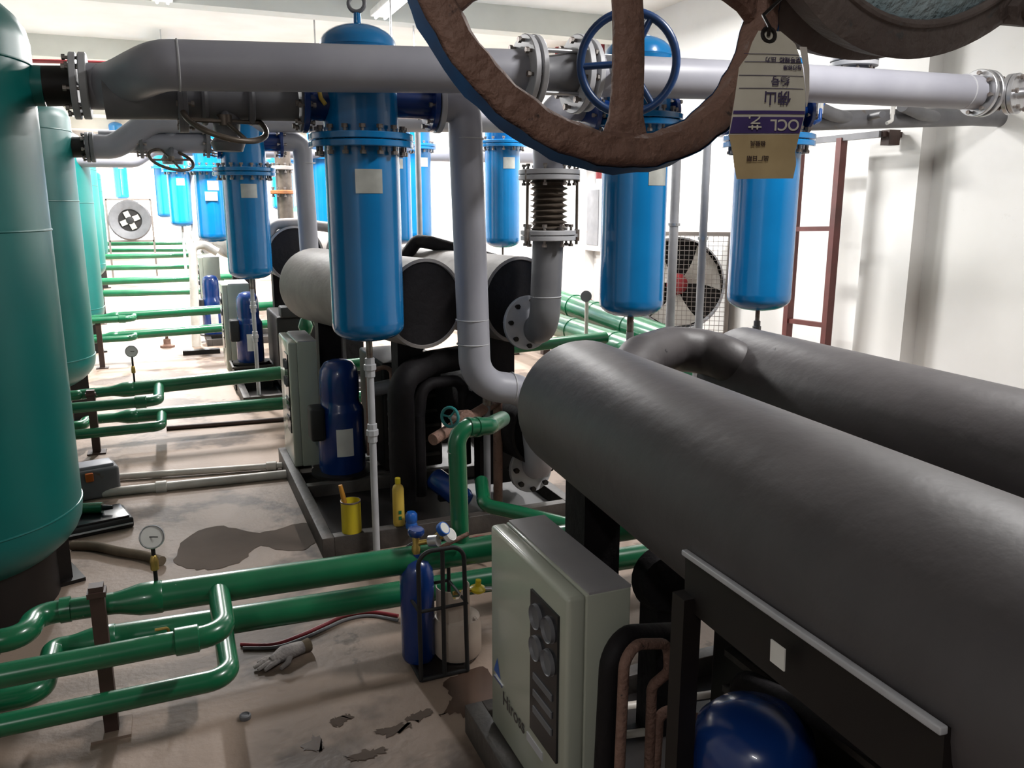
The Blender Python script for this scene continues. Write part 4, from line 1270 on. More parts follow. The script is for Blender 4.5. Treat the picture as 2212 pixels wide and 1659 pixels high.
hw = wring([(Ro - 0.006, th / 2 - 0.003), (Ro - 0.012, th / 2), (Ri + 0.010, th / 2 + 0.003), (Ri + 0.002, th / 2 - 0.006), (Ri, -th / 2 + 0.008), (Ri + 0.008, -th / 2), (Ro - 0.010, -th / 2), (Ro - 0.002, -th / 2 + 0.008), (Ro - 0.001, th / 2 - 0.012)]).build('handwheel', M['rust'], t, label='large rusty handwheel')
wring([(Ro + 0.001, th / 2 - 0.010), (Ro + 0.003, -th / 2 + 0.008), (Ro - 0.008, -th / 2 - 0.004), (Ri + 0.006, -th / 2 - 0.003), (Ri - 0.0015, -th / 2 + 0.010), (Ri + 0.006, -th / 2 + 0.006), (Ro - 0.006, -th / 2 + 0.004)]).build('painted_edge', M['bluechip'], hw, label='remains of blue paint on the outer edge')
hub = WC + wn * 0.03 + wu * 0.004
for k in range(5):
    a = math.radians(-83.5 - 72 * k + (6 if k == 4 else 0))
    d = wu * math.cos(a) + wv * math.sin(a)
    e = WC + d * (Ri + 0.008) + wn * 0.0
    ax = (e - hub).normalized()
    sd = ax.cross(wn).normalized()
    up_ = sd.cross(ax)
    vs, fs = [], []
    for i in range(9):
        u = i / 8
        p = hub + (e - hub) * u + wn * (0.012 * math.sin(math.pi * u))
        hwid = 0.0185 + 0.004 * abs(u - 0.35) + (0.012 * max(0, u - 0.86) / 0.14)
        hth = 0.012
        for j in range(12):
            q = 2 * math.pi * j / 12
            cx, sx = math.cos(q), math.sin(q)
            vs.append(p + sd * hwid * math.copysign(abs(cx) ** 0.6, cx) + up_ * hth * math.copysign(abs(sx) ** 0.6, sx))
    for i in range(8):
        for j in range(12):
            fs.append((i * 12 + j, i * 12 + (j + 1) % 12, (i + 1) * 12 + (j + 1) % 12, (i + 1) * 12 + j))
    MB().add(vs, fs).build('spoke', M['rust'], hw)
MB().lathe([(0, -0.03), (0.04, -0.03), (0.045, 0), (0.038, 0.03), (0, 0.035)], hub, wn, 24).build('hub', M['rust'], hw)
# body: stepped round flanges, lower edge in view
vn = (-cF * 0.80 + cR * 0.42 - cU * 0.42).normalized()
rv = 0.345
MB().lathe([(0, 0.0), (rv * 0.86, 0.0), (rv * 0.86, 0.010), (rv * 0.97, 0.010), (rv, 0.004), (rv, -0.03), (rv * 0.97, -0.035), (rv * 0.90, -0.038), (rv * 0.90, -0.075), (rv * 1.01, -0.078), (rv * 1.03, -0.084), (rv * 1.03, -0.115), (rv * 1.01, -0.12), (rv * 0.9, -0.122), (rv * 0.9, -0.16), (0, -0.16)], VC, vn, 96).build('valve_body', M['peel'], t)
MB().lathe([(0, 0.008), (rv * 0.80, 0.008), (rv * 0.86, 0.002)], VC, vn, 72).build('face_disc', M['peelblue'], t, label='flaking pale blue face')
MB().ring(VC + vn * 0.010, vn, rv * 0.87, 0.006, 72, 8).build('raised_rim', M['peel'], t)
for x, y in ((2188, 18), ):
    q = C0 + ray(x, y) * ((VC - C0).dot(vn) / ray(x, y).dot(vn))
    MB().cyl(q - vn * 0.02, q + vn * 0.025, 0.026, 6).build('bolt', M['peel'], t)
    MB().cyl(q + vn * 0.025, q + vn * 0.035, 0.015, 14).build('bolt_end', M['zinc'], t)
MB().cyl(hub - wn * 0.02, VC + V((0.0, 0.0, 0.1)) - vn * 0.06, 0.022, 16).build('stem', M['steel'], t)
MB().cyl(VC - vn * 0.06, V((VC.x - vn.x * 0.06, VC.y - vn.y * 0.06, ZC + 0.02)), 0.11, 28).build('hanging_pipe', M['grey'], t)

# paper tag
TZ = 0.965
TO = D(1660, 72, TZ)
k_ = TZ / FPX
tu = (cR * 0.98 + cF * 0.2).normalized()
tv = cU
tn = tu.cross(tv)


def tp(x, y, off=0.0):
    dx, dy = (x - 1660) * k_ / 0.98, -(y - 72) * k_
    return TO + tu * dx + tv * dy + tn * (0.006 * math.sin((y - 90) / 300 * 4.2) + 0.0008 * math.cos((x - 1660) / 45) + off)


t = thing('paper_tag', 'torn printed paper tag hanging upside down from the rusty valve by a wire', 'tag', TO)


def strip(rows, off=0.0, nx=8):
    vs, fs = [], []
    for (y, xl, xr) in rows:
        sl = -0.06
        for i in range(nx + 1):
            x = xl + (xr - xl) * i / nx
            vs.append(tp(x, y + (x - 1660) * sl, off))
    for r in range(len(rows) - 1):
        for i in range(nx):
            a = r * (nx + 1) + i
            fs.append((a, a + 1, a + nx + 2, a + nx + 1))
    return MB().add(vs, fs)


def lerp_rows(keys, n=24):
    ys = [keys[0][0] + (keys[-1][0] - keys[0][0]) * i / n for i in range(n + 1)]
    out = []
    for y in ys:
        for p, q in zip(keys, keys[1:]):
            if p[0] <= y <= q[0] + 1e-6:
                u = (y - p[0]) / (q[0] - p[0])
                out.append((y, p[1] + (q[1] - p[1]) * u, p[2] + (q[2] - p[2]) * u))
                break
    return out


edge = [(66, 1638, 1690), (92, 1622, 1722), (122, 1610, 1730), (150, 1588, 1736), (200, 1580, 1740), (250, 1573, 1740), (292, 1568, 1730)]
strip(lerp_rows(edge)).build('sheet', M['paper'], t)
strip(lerp_rows([(292, 1568, 1730), (330, 1580, 1722), (352, 1584, 1728), (384, 1592, 1722)], 10)).build('lower_sheet', M['paper2'], t, label='yellowed lower part of the tag')
strip(lerp_rows([(243, 1575, 1738), (250, 1574, 1738)], 2), 0.0012).build('printed_band', M['purple'], t)
strip(lerp_rows([(256, 1574, 1736), (290, 1569, 1728)], 6), 0.0012).build('printed_band', M['purple'], t)
for y in (120, 138, 168, 196):
    strip([(y - 0.7, 1600 - (y > 150) * 14, 1734), (y + 0.7, 1600 - (y > 150) * 14, 1734)], 0.0012).build('ruled_line', M['ink'], t)
strip([(102, 1728, 1746), (150, 1734, 1748), (200, 1737, 1746), (235, 1738, 1741)], 0.003, 3).build('curled_edge', M['pvc'], t, label='pale curled paper edge')


def tag_text(s, x, y, size, m):
    """lettering printed upside down; (x, y) pixel of its start (lower-left of the upright text)"""
    text_part(t, s, tp(x, y + size * 0.5, 0.0028) + tv * (size * 0.5 * k_), -tu * 0.998 + tv * -0.06, -tv + tu * -0.06, size * k_, m, 'lettering')


tag_text('佛山', 1703, 203, 32, M['ink'])
tag_text('编号', 1700, 170, 22, M['ink'])
tag_text('OCL', 1726, 258, 34, M['paper'])
tag_text('艺', 1640, 256, 34, M['paper'])
tag_text('型号规格  压力', 1730, 124, 13, M['ink'])
tag_text('执行标准', 1730, 142, 11, M['ink'])
tag_text('出厂日期', 1660, 338, 13, M['post'])
tag_text('检验员', 1650, 308, 12, M['post'])
MB().tube([tp(1658, 78, 0.002), tp(1654, 66, 0.01), TO + cU * 0.03 + cF * 0.02, TO + cU * 0.06 + cR * 0.03 + cF * 0.03], 0.0022, 8).build('wire', M['black'], t)
MB().ring(tp(1660, 76, 0.001), tn, 0.008, 0.0025, 18, 6).build('eyelet', M['black'], t)

# ================================================================== right wall fittings
# exhaust fan
fc = Xp(1462, 614, XW - 0.6)
sf = zc(fc) / FPX
t = thing('exhaust_fan', 'large square exhaust fan with a wire mesh guard standing by the right wall', 'fan', (fc.x, fc.y, 0), 'large fans')
fn = V((-0.62, -0.78, 0)).normalized()
fu = V((0, 0, 1)).cross(fn).normalized()
S = 0.66
for (a, b) in (((-S, -S), (S, -S)), ((S, -S), (S, S)), ((S, S), (-S, S)), ((-S, S), (-S, -S))):
    MB().bar(fc + fu * a[0] + V((0, 0, a[1])), fc + fu * b[0] + V((0, 0, b[1])), 0.05, 0.25, up=fn).build('frame_bar', M['wirem'], t)
bm_ = MB()
for k in range(22):
    q = -S + 2 * S * (k + 0.5) / 22
    bm_.bar(fc + fn * 0.14 + fu * q - V((0, 0, S)), fc + fn * 0.14 + fu * q + V((0, 0, S)), 0.006, 0.006, up=fn)
    bm_.bar(fc + fn * 0.14 + V((0, 0, q)) - fu * S, fc + fn * 0.14 + V((0, 0, q)) + fu * S, 0.006, 0.006, up=fn)
bm_.build('mesh_guard', M['wirem'], t)
MB().lathe([(0.58, -0.2), (0.60, -0.2), (0.62, 0.1), (0.60, 0.1), (0.58, -0.2)], fc, fn, 48).build('shroud', M['lgrey'], t)
MB().lathe([(0, -0.16), (0.6, -0.16), (0.6, -0.14), (0, -0.14)], fc, fn, 40).build('back_plate', M['black'], t)
for k in range(3):
    a0 = k * 2.094 + 0.5
    vs, fs = [], []
    for i in range(7):
        r = 0.1 + 0.46 * i / 6
        for j in range(5):
            an = a0 + (j / 4 - 0.5) * 1.25 * (0.6 + 0.4 * i / 6)
            vs.append(fc + fu * r * math.cos(an) + V((0, 0, r * math.sin(an))) + fn * (0.08 * (j / 4 - 0.5) - 0.02))
    for i in range(6):
        for j in range(4):
            a = i * 5 + j
            fs.append((a, a + 1, a + 6, a + 5))
    MB().add(vs, fs).build('blade', M['fanw'], t)
MB().lathe([(0, 0.08), (0.1, 0.06), (0.14, 0.0), (0.14, -0.12), (0, -0.12)], fc, fn, 24).build('hub', M['redp'], t, label='red hub')
for s_ in (-1, 1):
    q = fc + fu * S * s_
    MB().bar(V((q.x, q.y, 0)), V((q.x, q.y, fc.z - S)), 0.06, 0.06, up=(0, 1, 0)).build('leg', M['wirem'], t)

# far round fan
fc = D(281, 476, 22.0)
sf = zc(fc) / FPX
t = thing('round_fan', 'round pale fan with dark centre on a tall stand at the end of the aisle', 'fan', (fc.x, fc.y, 0), 'large fans')
MB().lathe([(22 * sf, -0.1), (41 * sf, -0.02), (43 * sf, 0.05), (40 * sf, 0.1), (24 * sf, 0.03), (22 * sf, -0.1)], fc, (0.0, -1, 0.05), 40).build('shroud', M['dgrey'], t)
MB().lathe([(0, -0.05), (23 * sf, -0.05), (23 * sf, -0.03), (0, -0.03)], fc, (0, -1, 0.05), 30).build('back_plate', M['black'], t)
MB().lathe([(0, 0.06), (8 * sf, 0.04), (8 * sf, -0.04), (0, -0.04)], fc, (0, -1, 0), 20).build('hub', M['rubber'], t)
for k in range(4):
    a = k * 1.571 + 0.4
    MB().bar(fc + V((math.cos(a) * 7 * sf, -0.02, math.sin(a) * 7 * sf)), fc + V((math.cos(a) * 20 * sf, -0.02, math.sin(a) * 20 * sf)), 11 * sf, 0.02, up=(0, 1, 0)).build('blade', M['fanw'], t)
for x in (-44, 44):
    q = fc + V((x * sf, 0, 0))
    MB().bar(V((q.x, q.y, 0)), V((q.x, q.y, fc.z + 45 * sf)), 0.05, 0.05, up=(0, 1, 0)).build('stand_leg', M['wirem'], t)
for y in (-44, 44):
    q = fc + V((0, 0, y * sf))
    MB().bar(q - V((44 * sf, 0, 0)), q + V((44 * sf, 0, 0)), 0.05, 0.05).build('stand_bar', M['wirem'], t)

# red-brown pipe ladder frame
LX = XW - 0.42
la, lb = Xp(1700, 720, LX), Xp(1785, 720, LX)
ttop = Xp(1800, 300, LX).z
t = thing('pipe_support_frame', 'red-brown steel ladder frame against the right wall, below the overhead pipes', 'frame', ((la.x + lb.x) / 2, (la.y + lb.y) / 2, 0))
la.z = lb.z = 0
fa_ = V((lb.x, lb.y, 0))
MB().bar(V((la.x, la.y, 0)), V((la.x, la.y, ttop)), 0.085, 0.07, up=(0, 1, 0)).build('side_rail', M['brown'], t)
MB().bar(fa_, V((fa_.x, fa_.y, ttop)), 0.085, 0.07, up=(0, 1, 0)).build('side_rail', M['brown'], t)
for y in (496, 700):
    z = Xp(1745, y, LX).z
    MB().bar(V((la.x, la.y, z)), V((fa_.x, fa_.y, z + 0.02)), 0.05, 0.05).build('rung', M['brown'], t)
qa, qb = Xp(1755, 299, LX), Xp(1918, 302, XW - 0.2)
MB().bar(V((la.x, la.y + 0.1, ttop)), V((fa_.x, fa_.y - 0.5, ttop)), 0.06, 0.06).build('top_arm', M['dgrey'], t, label='grey top arm')
MB().box(V((XW - 0.3, fa_.y - 0.5, ttop - 0.03)), (0.14, 0.1, 0.14)).build('end_bracket', M['post'], t)
MB().bar(V((LX, fa_.y - 0.5, ttop)), V((XW + 0.01, fa_.y - 0.5, ttop)), 0.05, 0.05).build('wall_arm', M['post'], t)

# red fire pipes and wall cabinet
for i, (x, y1) in enumerate(((1205, 130), (1300, 80))):
    q = Xp(x, y1, XW - 0.12)
    t = thing('fire_pipe', ['red upright fire pipe on the wall seen inside the rusty wheel, left one', 'red upright fire pipe on the wall close to the blue handwheel, right one'][i], 'pipe', (q.x, q.y, 0), 'red fire pipes')
    MB().cyl((q.x, q.y, 0.0 if i == 0 else 2.45), (q.x, q.y, ZC), 0.05, 16).build('pipe_run', M['redp'], t)
    for z in ((1.0, 2.6, 4.0) if i == 0 else (2.7, 4.0)):
        MB().bar((q.x, q.y, z), (XW + 0.01, q.y, z), 0.03, 0.03).build('clip', M['steel'], t)
ya = 3.2
q0, q1 = Xp(90, 136, -2.25), None
t = thing('fire_pipe', 'thin red horizontal pipe crossing behind the nearest teal tank nozzle', 'pipe', D(150, 133, 8.0), 'red fire pipes')
MB().cyl(D(-20, 129, 9.0), D(240, 136, 9.0), 0.022, 12).build('pipe_run', M['redp'], t)
MB().cyl(D(-20, 129, 9.0), D(-20, 129, 9.0) + V((-3, 0, 0)), 0.022, 12).build('pipe_run', M['redp'], t)
q = Xp(1290, 470, XW - 0.1)
t = thing('wall_cabinet', 'grey glazed hose cabinet on the right wall beside a blue vessel', 'cabinet', (XW - 0.1, q.y, q.z - 0.55))
MB().box((XW - 0.09, q.y, q.z), (0.18, 0.55, 1.1), bev=0.01).build('case', M['lgrey'], t)
MB().box((XW - 0.185, q.y, q.z), (0.01, 0.4, 0.9)).build('pane', M['dgrey'], t)
t = thing('fire_extinguisher', 'small red extinguisher on the floor below the wall cabinet', 'fire extinguisher', (XW - 0.2, q.y + 0.1, 0))
MB().lathe([(0, 0), (0.08, 0), (0.085, 0.02), (0.085, 0.42), (0.05, 0.5), (0.02, 0.52), (0.02, 0.57), (0, 0.57)], (XW - 0.2, q.y + 0.1, 0), seg=20).build('cylinder', M['redp'], t)
MB().tube(fillet([(XW - 0.2, q.y + 0.1, 0.55), (XW - 0.28, q.y, 0.57), (XW - 0.3, q.y - 0.02, 0.3)], 0.04), 0.012, 8).build('hose', M['rubber'], t)
o = D(642, 451, 26.0)
o = MB().box(o, (0.24, 0.05, 0.18)).build('exit_sign', M['exit'], None, org=o)
tag(o, 'tiny lit green sign glowing at the far end, beside the second grey elbow pipe', 'sign')
MBo = thing('sign_bracket', 'thin rod holding the far green sign from the ceiling', 'rod', D(642, 451, 26.0))
q = D(642, 449, 26.0)
MB().cyl(q, (q.x, q.y, ZC), 0.015, 8).build('rod_bar', M['steel'], MBo)

# ================================================================== gas cart
ob = Z(908, 1452) + V((0.02, 0.09, 0))
sO = zc(ob) / FPX
rO = 36 * sO
t = thing('oxygen_cylinder', 'dark blue gas cylinder with brass valve standing on the small black cart', 'gas cylinder', ob + V((0, 0, 0.02)))
hO = Yp(893, 1205, ob.y).z
MB().lathe([(0, 0.02), (rO * 0.9, 0.02), (rO, 0.04), (rO, hO - 0.09), (rO * 0.93, hO - 0.05), (rO * 0.7, hO - 0.015), (rO * 0.3, hO), (rO * 0.28, hO + 0.02), (0, hO + 0.02)], (ob.x, ob.y, 0), seg=32).build('cylinder', M['dblue'], t)
vz = hO + 0.02
MB().lathe([(0, 0), (0.018, 0), (0.02, 0.03), (0.014, 0.04), (0.016, 0.075), (0.01, 0.09), (0, 0.09)], (ob.x, ob.y, vz), seg=16).build('valve_body', M['brass'], t, label='brass valve')
k = MB().lathe([(0, 0), (0.034, 0.0), (0.038, 0.008), (0.038, 0.022), (0.032, 0.03), (0, 0.032)], (ob.x, ob.y, vz + 0.085), (0.1, -0.1, 1), 10).build('valve_knob', M['dblue'], t, label='blue valve knob')
rg = V((ob.x + 0.06, ob.y - 0.01, vz + 0.05))
MB().cyl((ob.x, ob.y, vz + 0.045), rg, 0.012, 12).build('regulator', M['brass'], t)
MB().cyl(rg, rg + V((0.03, -0.03, 0.01)), 0.026, 16).build('regulator', M['steel'], t)
for j, (dx, dz) in enumerate(((0.055, 0.055), (0.085, 0.022))):
    c = rg + V((dx, -0.02, dz))
    g = MB().lathe([(0, -0.012), (0.03, -0.012), (0.032, 0.0), (0.03, 0.012), (0, 0.008)], c, (0.5, -0.6, 0.6), 20).build('dial_gauge', M['bluecap'] if j == 0 else M['white'], t)
    MB().lathe([(0, 0.0125), (0.025, 0.0125)], c, (0.5, -0.6, 0.6), 20).build('dial', M['glass'], g)
    MB().cyl(rg, c, 0.008, 8).build('regulator', M['brass'], t)
MB().cyl(rg + V((0.04, -0.02, -0.03)), rg + V((0.17, -0.03, 0.02)), 0.010, 10).build('torch_handle', M['rust'], t)

cb = Z(910, 1475)
cr = Z(1010, 1452)
tdir = (cr - cb).normalized()
tback = V((0, 0, 1)).cross(tdir)
tback = tback if tback.y > 0 else -tback
t = thing('gas_cart', 'small black tube-frame cart with arched handles carrying the two gas bottles', 'cart', cb)
hF = Yp(932, 1190, cb.y).z
Wd = (cr - cb).length
MB().tube(fillet([cb + V((0, 0, 0.012)), cb + tdir * 0.0 + V((0, 0, hF)), cb + tdir * Wd * 0.95 + V((0, 0, hF)), cb + tdir * Wd * 1.0 + V((0, 0, 0.012))], 0.06, 8), 0.0095, 12).build('front_hoop', M['rubber'], t)
mid = cb + tdir * Wd * 0.50
MB().tube([mid + V((0, 0, 0.012)), mid + V((0, 0, hF))], 0.0095, 12).build('upright', M['rubber'], t)
for z in (0.012, 0.33):
    MB().tube([cb + V((0, 0, z)), cr + V((0, 0, z)), cr + tback * 0.24 + V((0, 0, z)), cb + tback * 0.24 + V((0, 0, z)), cb + V((0, 0, z))], 0.008 if z > 0.1 else 0.010, 10).build('hoop_bar', M['rubber'], t)
MB().box((cb + cr) / 2 + tback * 0.12 + V((0, 0, 0.012)), (Wd, 0.24, 0.012), Matrix((tdir, tback, V((0, 0, 1)))).transposed()).build('base_tray', M['black'], t)
MB().tube(fillet([cb + tback * 0.24 + V((0, 0, 0.012)), cb + tback * 0.24 + V((0, 0, hF * 0.9)), cr + tback * 0.24 + V((0, 0, hF * 0.9)), cr + tback * 0.24 + V((0, 0, 0.012))], 0.06, 8), 0.009, 12).build('rear_hoop', M['rubber'], t)
pb = Z(997, 1430) + V((0.0, 0.05, 0))
sp_ = zc(pb) / FPX
rP = 51 * sp_
ptop = Yp(985, 1340, pb.y).z
pb0 = 0.02
t = thing('propane_tank', 'squat dirty white gas tank with collar and yellow regulator on the cart', 'gas cylinder', V((pb.x, pb.y, pb0)))
zt = Yp(990, 1322, pb.y).z
z0 = Yp(1000, 1412, pb.y).z
MB().lathe([(0, z0), (rP * 0.8, z0), (rP, z0 + 0.03), (rP, zt - 0.05), (rP * 0.93, zt - 0.015), (rP * 0.6, zt), (0, zt + 0.005)], (pb.x, pb.y, 0), seg=36).build('tank_shell', M['dirtywhite'], t)
MB().lathe([(rP * 0.85, pb0), (rP * 0.9, pb0), (rP * 0.9, z0 + 0.02), (rP * 0.85, z0 + 0.02)], (pb.x, pb.y, 0), seg=30).build('foot_ring', M['rubber'], t, label='black foot ring')
zcw = Yp(985, 1262, pb.y).z
cx = pb + V((-0.02, 0.0, 0))
vs, fs = [], []
for i in range(25):
    a = -2.35 + 4.1 * i / 24
    for z in (zt - 0.01, zt + (zcw - zt) * (0.75 if 9 < i < 13 else 1.0)):
        for rr in (rP * 0.66, rP * 0.70):
            vs.append(V((cx.x + math.cos(a - 1.2) * rr, cx.y + math.sin(a - 1.2) * rr, z)))
for i in range(24):
    A, B = 4 * i, 4 * i + 4
    fs += [(A + 1, B + 1, B + 3, A + 3), (A, A + 2, B + 2, B), (A + 2, A + 3, B + 3, B + 2)]
MB().add(vs, fs).build('collar', M['dirtywhite'], t)
MB().cyl((cx.x, cx.y, zt), (cx.x, cx.y, zt + 0.07), 0.014, 12).build('valve_body', M['brass'], t)
rgp = Yp(1032, 1272, pb.y)
MB().cyl((cx.x, cx.y, rgp.z), rgp, 0.009, 10).build('valve_body', M['brass'], t)
r_ = MB().lathe([(0, -0.018), (0.022, -0.016), (0.036, -0.004), (0.036, 0.006), (0.02, 0.016), (0.013, 0.018), (0.013, 0.045), (0, 0.047)], rgp, (0.05, -0.1, 1), 24).build('regulator', M['yellow'], t, label='yellow gas regulator')
MB().cyl(rgp, rgp + V((0.06, -0.02, 0)), 0.009, 10).build('hose_tail', M['steel'], r_)

# wet patches on the floor
M['wet'] = mat('wet_concrete', (0.085, 0.052, 0.038), (0.065, 0.042, 0.032), rough=0.16, scale=5)
M['damp'] = mat('damp_concrete', (0.12, 0.09, 0.072), (0.10, 0.075, 0.06), rough=0.8, spec=0.12, scale=4)


def puddle(label, pix, m, seed=1):
    rnd = random.Random(seed)
    P = [Z(x, y, 0.002) for x, y in pix]
    out = []
    for i in range(len(P)):
        p0, p1, p2, p3 = P[i - 1], P[i], P[(i + 1) % len(P)], P[(i + 2) % len(P)]
        for k in range(6):
            u = k / 6
            q = 0.5 * ((2 * p1) + (-p0 + p2) * u + (2 * p0 - 5 * p1 + 4 * p2 - p3) * u * u + (-p0 + 3 * p1 - 3 * p2 + p3) * u ** 3)
            out.append(V((q.x + rnd.uniform(-0.012, 0.012), q.y + rnd.uniform(-0.012, 0.012), 0.002)))
    o = MB().add(out, [tuple(range(len(out)))]).build('puddle', m, None, org=out[0])
    return tag(o, label, 'puddle', 'wet patches on the floor')


puddle('brown wet patch on the floor between the gas cart and the near cream cabinet', [(965, 1470), (1040, 1440), (1065, 1480), (1050, 1560), (1010, 1560), (985, 1540), (950, 1545), (975, 1510)], M['wet'], 3)
puddle('broad damp stain on the floor behind the nearest green pipe', [(400, 1165), (470, 1135), (560, 1150), (660, 1130), (690, 1160), (640, 1190), (560, 1180), (520, 1215), (440, 1230), (380, 1215)], M['damp'], 5)
puddle('small shiny water splash in the middle of the near floor', [(655, 1612), (680, 1588), (700, 1600), (690, 1622), (668, 1620)], M['wet'], 8)
for i, (x, y, w_) in enumerate(((735, 1555, 26), (850, 1575, 40), (790, 1630, 45), (905, 1545, 28))):
    puddle(['dark drip stain right of the bottle cap', 'dark drip stain left of the cabinet skid', 'dark drip stain at the bottom picture edge', 'dark drip stain just left of the brown wet patch'][i], [(x - w_, y + 6), (x - w_ * 0.2, y - 7), (x + w_ * 0.7, y - 14), (x + w_, y - 8), (x + w_ * 0.3, y + 6), (x - w_ * 0.3, y + 14)], M['damp'], 20 + i)

# ================================================================== small things
# paint can with brush
p = Z(760, 1147, 0.12)
t = thing('paint_can', 'yellow paint can on the corner of the dark skid', 'can', p)
rc = 21 * zc(p) / FPX
hc = Yp(757, 1082, p.y).z - 0.12
MB().lathe([(0, 0.0), (rc, 0.0), (rc, hc), (rc * 1.03, hc + 0.004), (rc * 0.95, hc + 0.004), (rc * 0.94, hc - 0.05), (0, hc - 0.05)], p, seg=32).build('can_body', M['yellow'], t)
MB().lathe([(rc * 0.94, -0.004), (rc * 1.04, -0.004), (rc * 1.05, 0.004), (rc * 0.95, 0.005)], p + V((0, 0, hc)), seg=32).build('rim', M['zinc'], t)
t = thing('paint_brush', 'brush with an orange wooden handle standing in the yellow paint can', 'brush', p + V((0, 0, 0.06)))
a, b = p + V((-0.02, 0.0, hc * 0.55)), Yp(735, 1048, p.y)
MB().tube([a, a * 0.4 + b * 0.6, b], 0.011, 12, rr=[0.009, 0.015, 0.012]).build('handle', M['wood'], t)
MB().cyl(p + V((0.01, 0, hc * 0.35)), a, 0.018, 10).build('bristles', M['khaki'], t)
# yellow bottle
p = Z(862, 1133, 0.12)
t = thing('plastic_bottle', 'tall yellow plastic bottle on the edge of the dark skid', 'bottle', p)
rb_ = 12.5 * zc(p) / FPX
hb = Yp(857, 1032, p.y).z - 0.12
MB().lathe([(0, 0), (rb_ * 0.95, 0), (rb_, 0.01), (rb_, hb * 0.76), (rb_ * 0.85, hb * 0.82), (rb_ * 0.42, hb * 0.87), (rb_ * 0.42, hb * 0.9), (0, hb * 0.9)], p, seg=28).build('bottle_body', M['yellow2'], t)
MB().lathe([(rb_ * 0.48, hb * 0.88), (rb_ * 0.48, hb * 0.99), (rb_ * 0.4, hb), (0, hb)], p, seg=20).build('cap', M['yellow'], t)
for z in (0.22, 0.10):
    d = (C0 - p)
    d.z = 0
    d.normalize()
    MB().box(p + d * rb_ * 0.99 + V((0.008, 0, hb * (z + 0.08))), (0.018, 0.006, 0.022)).build('printed_mark', M['green'], t, label='green print')
# blue cap can
p = Z(889, 1140, 0.12)
o = MB().lathe([(0, 0), (0.034, 0), (0.036, 0.02), (0.03, 0.035), (0.036, 0.05), (0.036, 0.085), (0.025, 0.1), (0, 0.1)], p, seg=14).build('blue_jar', M['bluecap'], None, org=p)
tag(o, 'small bright blue plastic jar on the skid behind the gas cylinder valve', 'jar')

# hoses
def floor_tube(name, label, cat, pix, r, m, z=None, grp=None):
    P = [Z(x, y, r if z is None else z) for x, y in pix]
    # smooth
    S_ = []
    for i in range(len(P) - 1):
        p0, p1, p2, p3 = P[max(i - 1, 0)], P[i], P[i + 1], P[min(i + 2, len(P) - 1)]
        for k in range(6):
            u = k / 6
            S_.append(0.5 * ((2 * p1) + (-p0 + p2) * u + (2 * p0 - 5 * p1 + 4 * p2 - p3) * u * u + (-p0 + 3 * p1 - 3 * p2 + p3) * u ** 3))
    S_.append(P[-1])
    o = MB().tube(S_, r, 12).build(name, M[m], None, org=P[0])
    return tag(o, label, cat, grp)


floor_tube('gas_hose', 'red gas hose snaking on the floor below the nearest green pipes', 'hose', [(520, 1392), (590, 1392), (650, 1372), (700, 1350), (745, 1330), (800, 1322), (860, 1330)], 0.009, 'redhose', grp='gas hoses')
floor_tube('gas_hose', 'dark grey gas hose lying beside the red one on the floor', 'hose', [(525, 1400), (595, 1398), (655, 1379), (705, 1357), (750, 1338), (800, 1330), (860, 1340)], 0.008, 'dgrey', grp='gas hoses')
floor_tube('gas_hose', 'short red hose loop behind the nearest green pipe, by the cream cabinet', 'hose', [(985, 1190), (1010, 1168), (1045, 1160), (1085, 1170)], 0.01, 'redhose', 0.16, grp='gas hoses')
# white floor pipes
for i, (a, b) in enumerate((((-200, 1062), (640, 1003)), ((-150, 1103), (640, 1022)))):
    p, q = Z(a[0], a[1], 0.03), Z(b[0], b[1], 0.03)
    t = thing('floor_pipe', ['thin whitish plastic pipe on the floor, the farther of two', 'thicker whitish plastic pipe on the floor, the nearer of two'][i], 'pipe', q, 'white floor pipes')
    MB().cyl(p, q + (q - p).normalized() * 0.9, 0.025 + 0.008 * i, 16).build('pipe_run', M['pvc'], t)
    e = p + (q - p) * (0.93 if i == 0 else 0.6)
    MB().lathe([(0.03, -0.04), (0.036 + 0.008 * i, -0.035), (0.036 + 0.008 * i, 0.035), (0.03, 0.04)], e, q - p, 16).build('coupling', M['pvc'], t)
for i, y in enumerate((1530, 1592)):
    p, q = Z(1300, y + 6, 0.03), Z(1560, y - 30, 0.03)
    o = MB().cyl(p, q, 0.022, 14).build('floor_pipe', M['pvc'], None, org=p)
    tag(o, ['short whitish floor pipe seen inside the rusty hairpin, upper one', 'short whitish floor pipe seen inside the rusty hairpin, lower one'][i], 'pipe', 'white floor pipes')
# brown floor pipe/edge strips under second pair
p, q = Z(360, 925, 0.02), Z(620, 905, 0.02)
o = MB().cyl(p, q, 0.022, 12).build('floor_conduit', M['post'], None, org=p)
tag(o, 'brown conduit on the floor under the second pair of green pipes', 'pipe')
p, q = Z(395, 762, 0.03), Z(475, 757, 0.03)
o = MB().bar(p, q, 0.12, 0.06).build('timber_block', M['black'], None, org=p)
tag(o, 'dark flat bar on the floor beside the second machine', 'bar')
p = Z(362, 750)
t = thing('floor_valve', 'small rusty valve stub on the floor between the green pipes', 'valve', p)
MB().lathe([(0, 0), (0.10, 0), (0.1, 0.03), (0.05, 0.05), (0.05, 0.12), (0.02, 0.13), (0.02, 0.2), (0.05, 0.2), (0.05, 0.22), (0, 0.22)], p, seg=14).build('valve_body', M['rust'], t)
MB().ring(p + V((0, 0, 0.2)), (0, 0, 1), 0.06, 0.01, 20, 8).build('handwheel', M['rust'], t)
# glove
g = Z(600, 1432)
t = thing('work_glove', 'crumpled grey work glove on the floor in front of the green pipes', 'glove', g)
gx = V((0.93, 0.36, 0)).normalized()
gy = V((-gx.y, gx.x, 0))


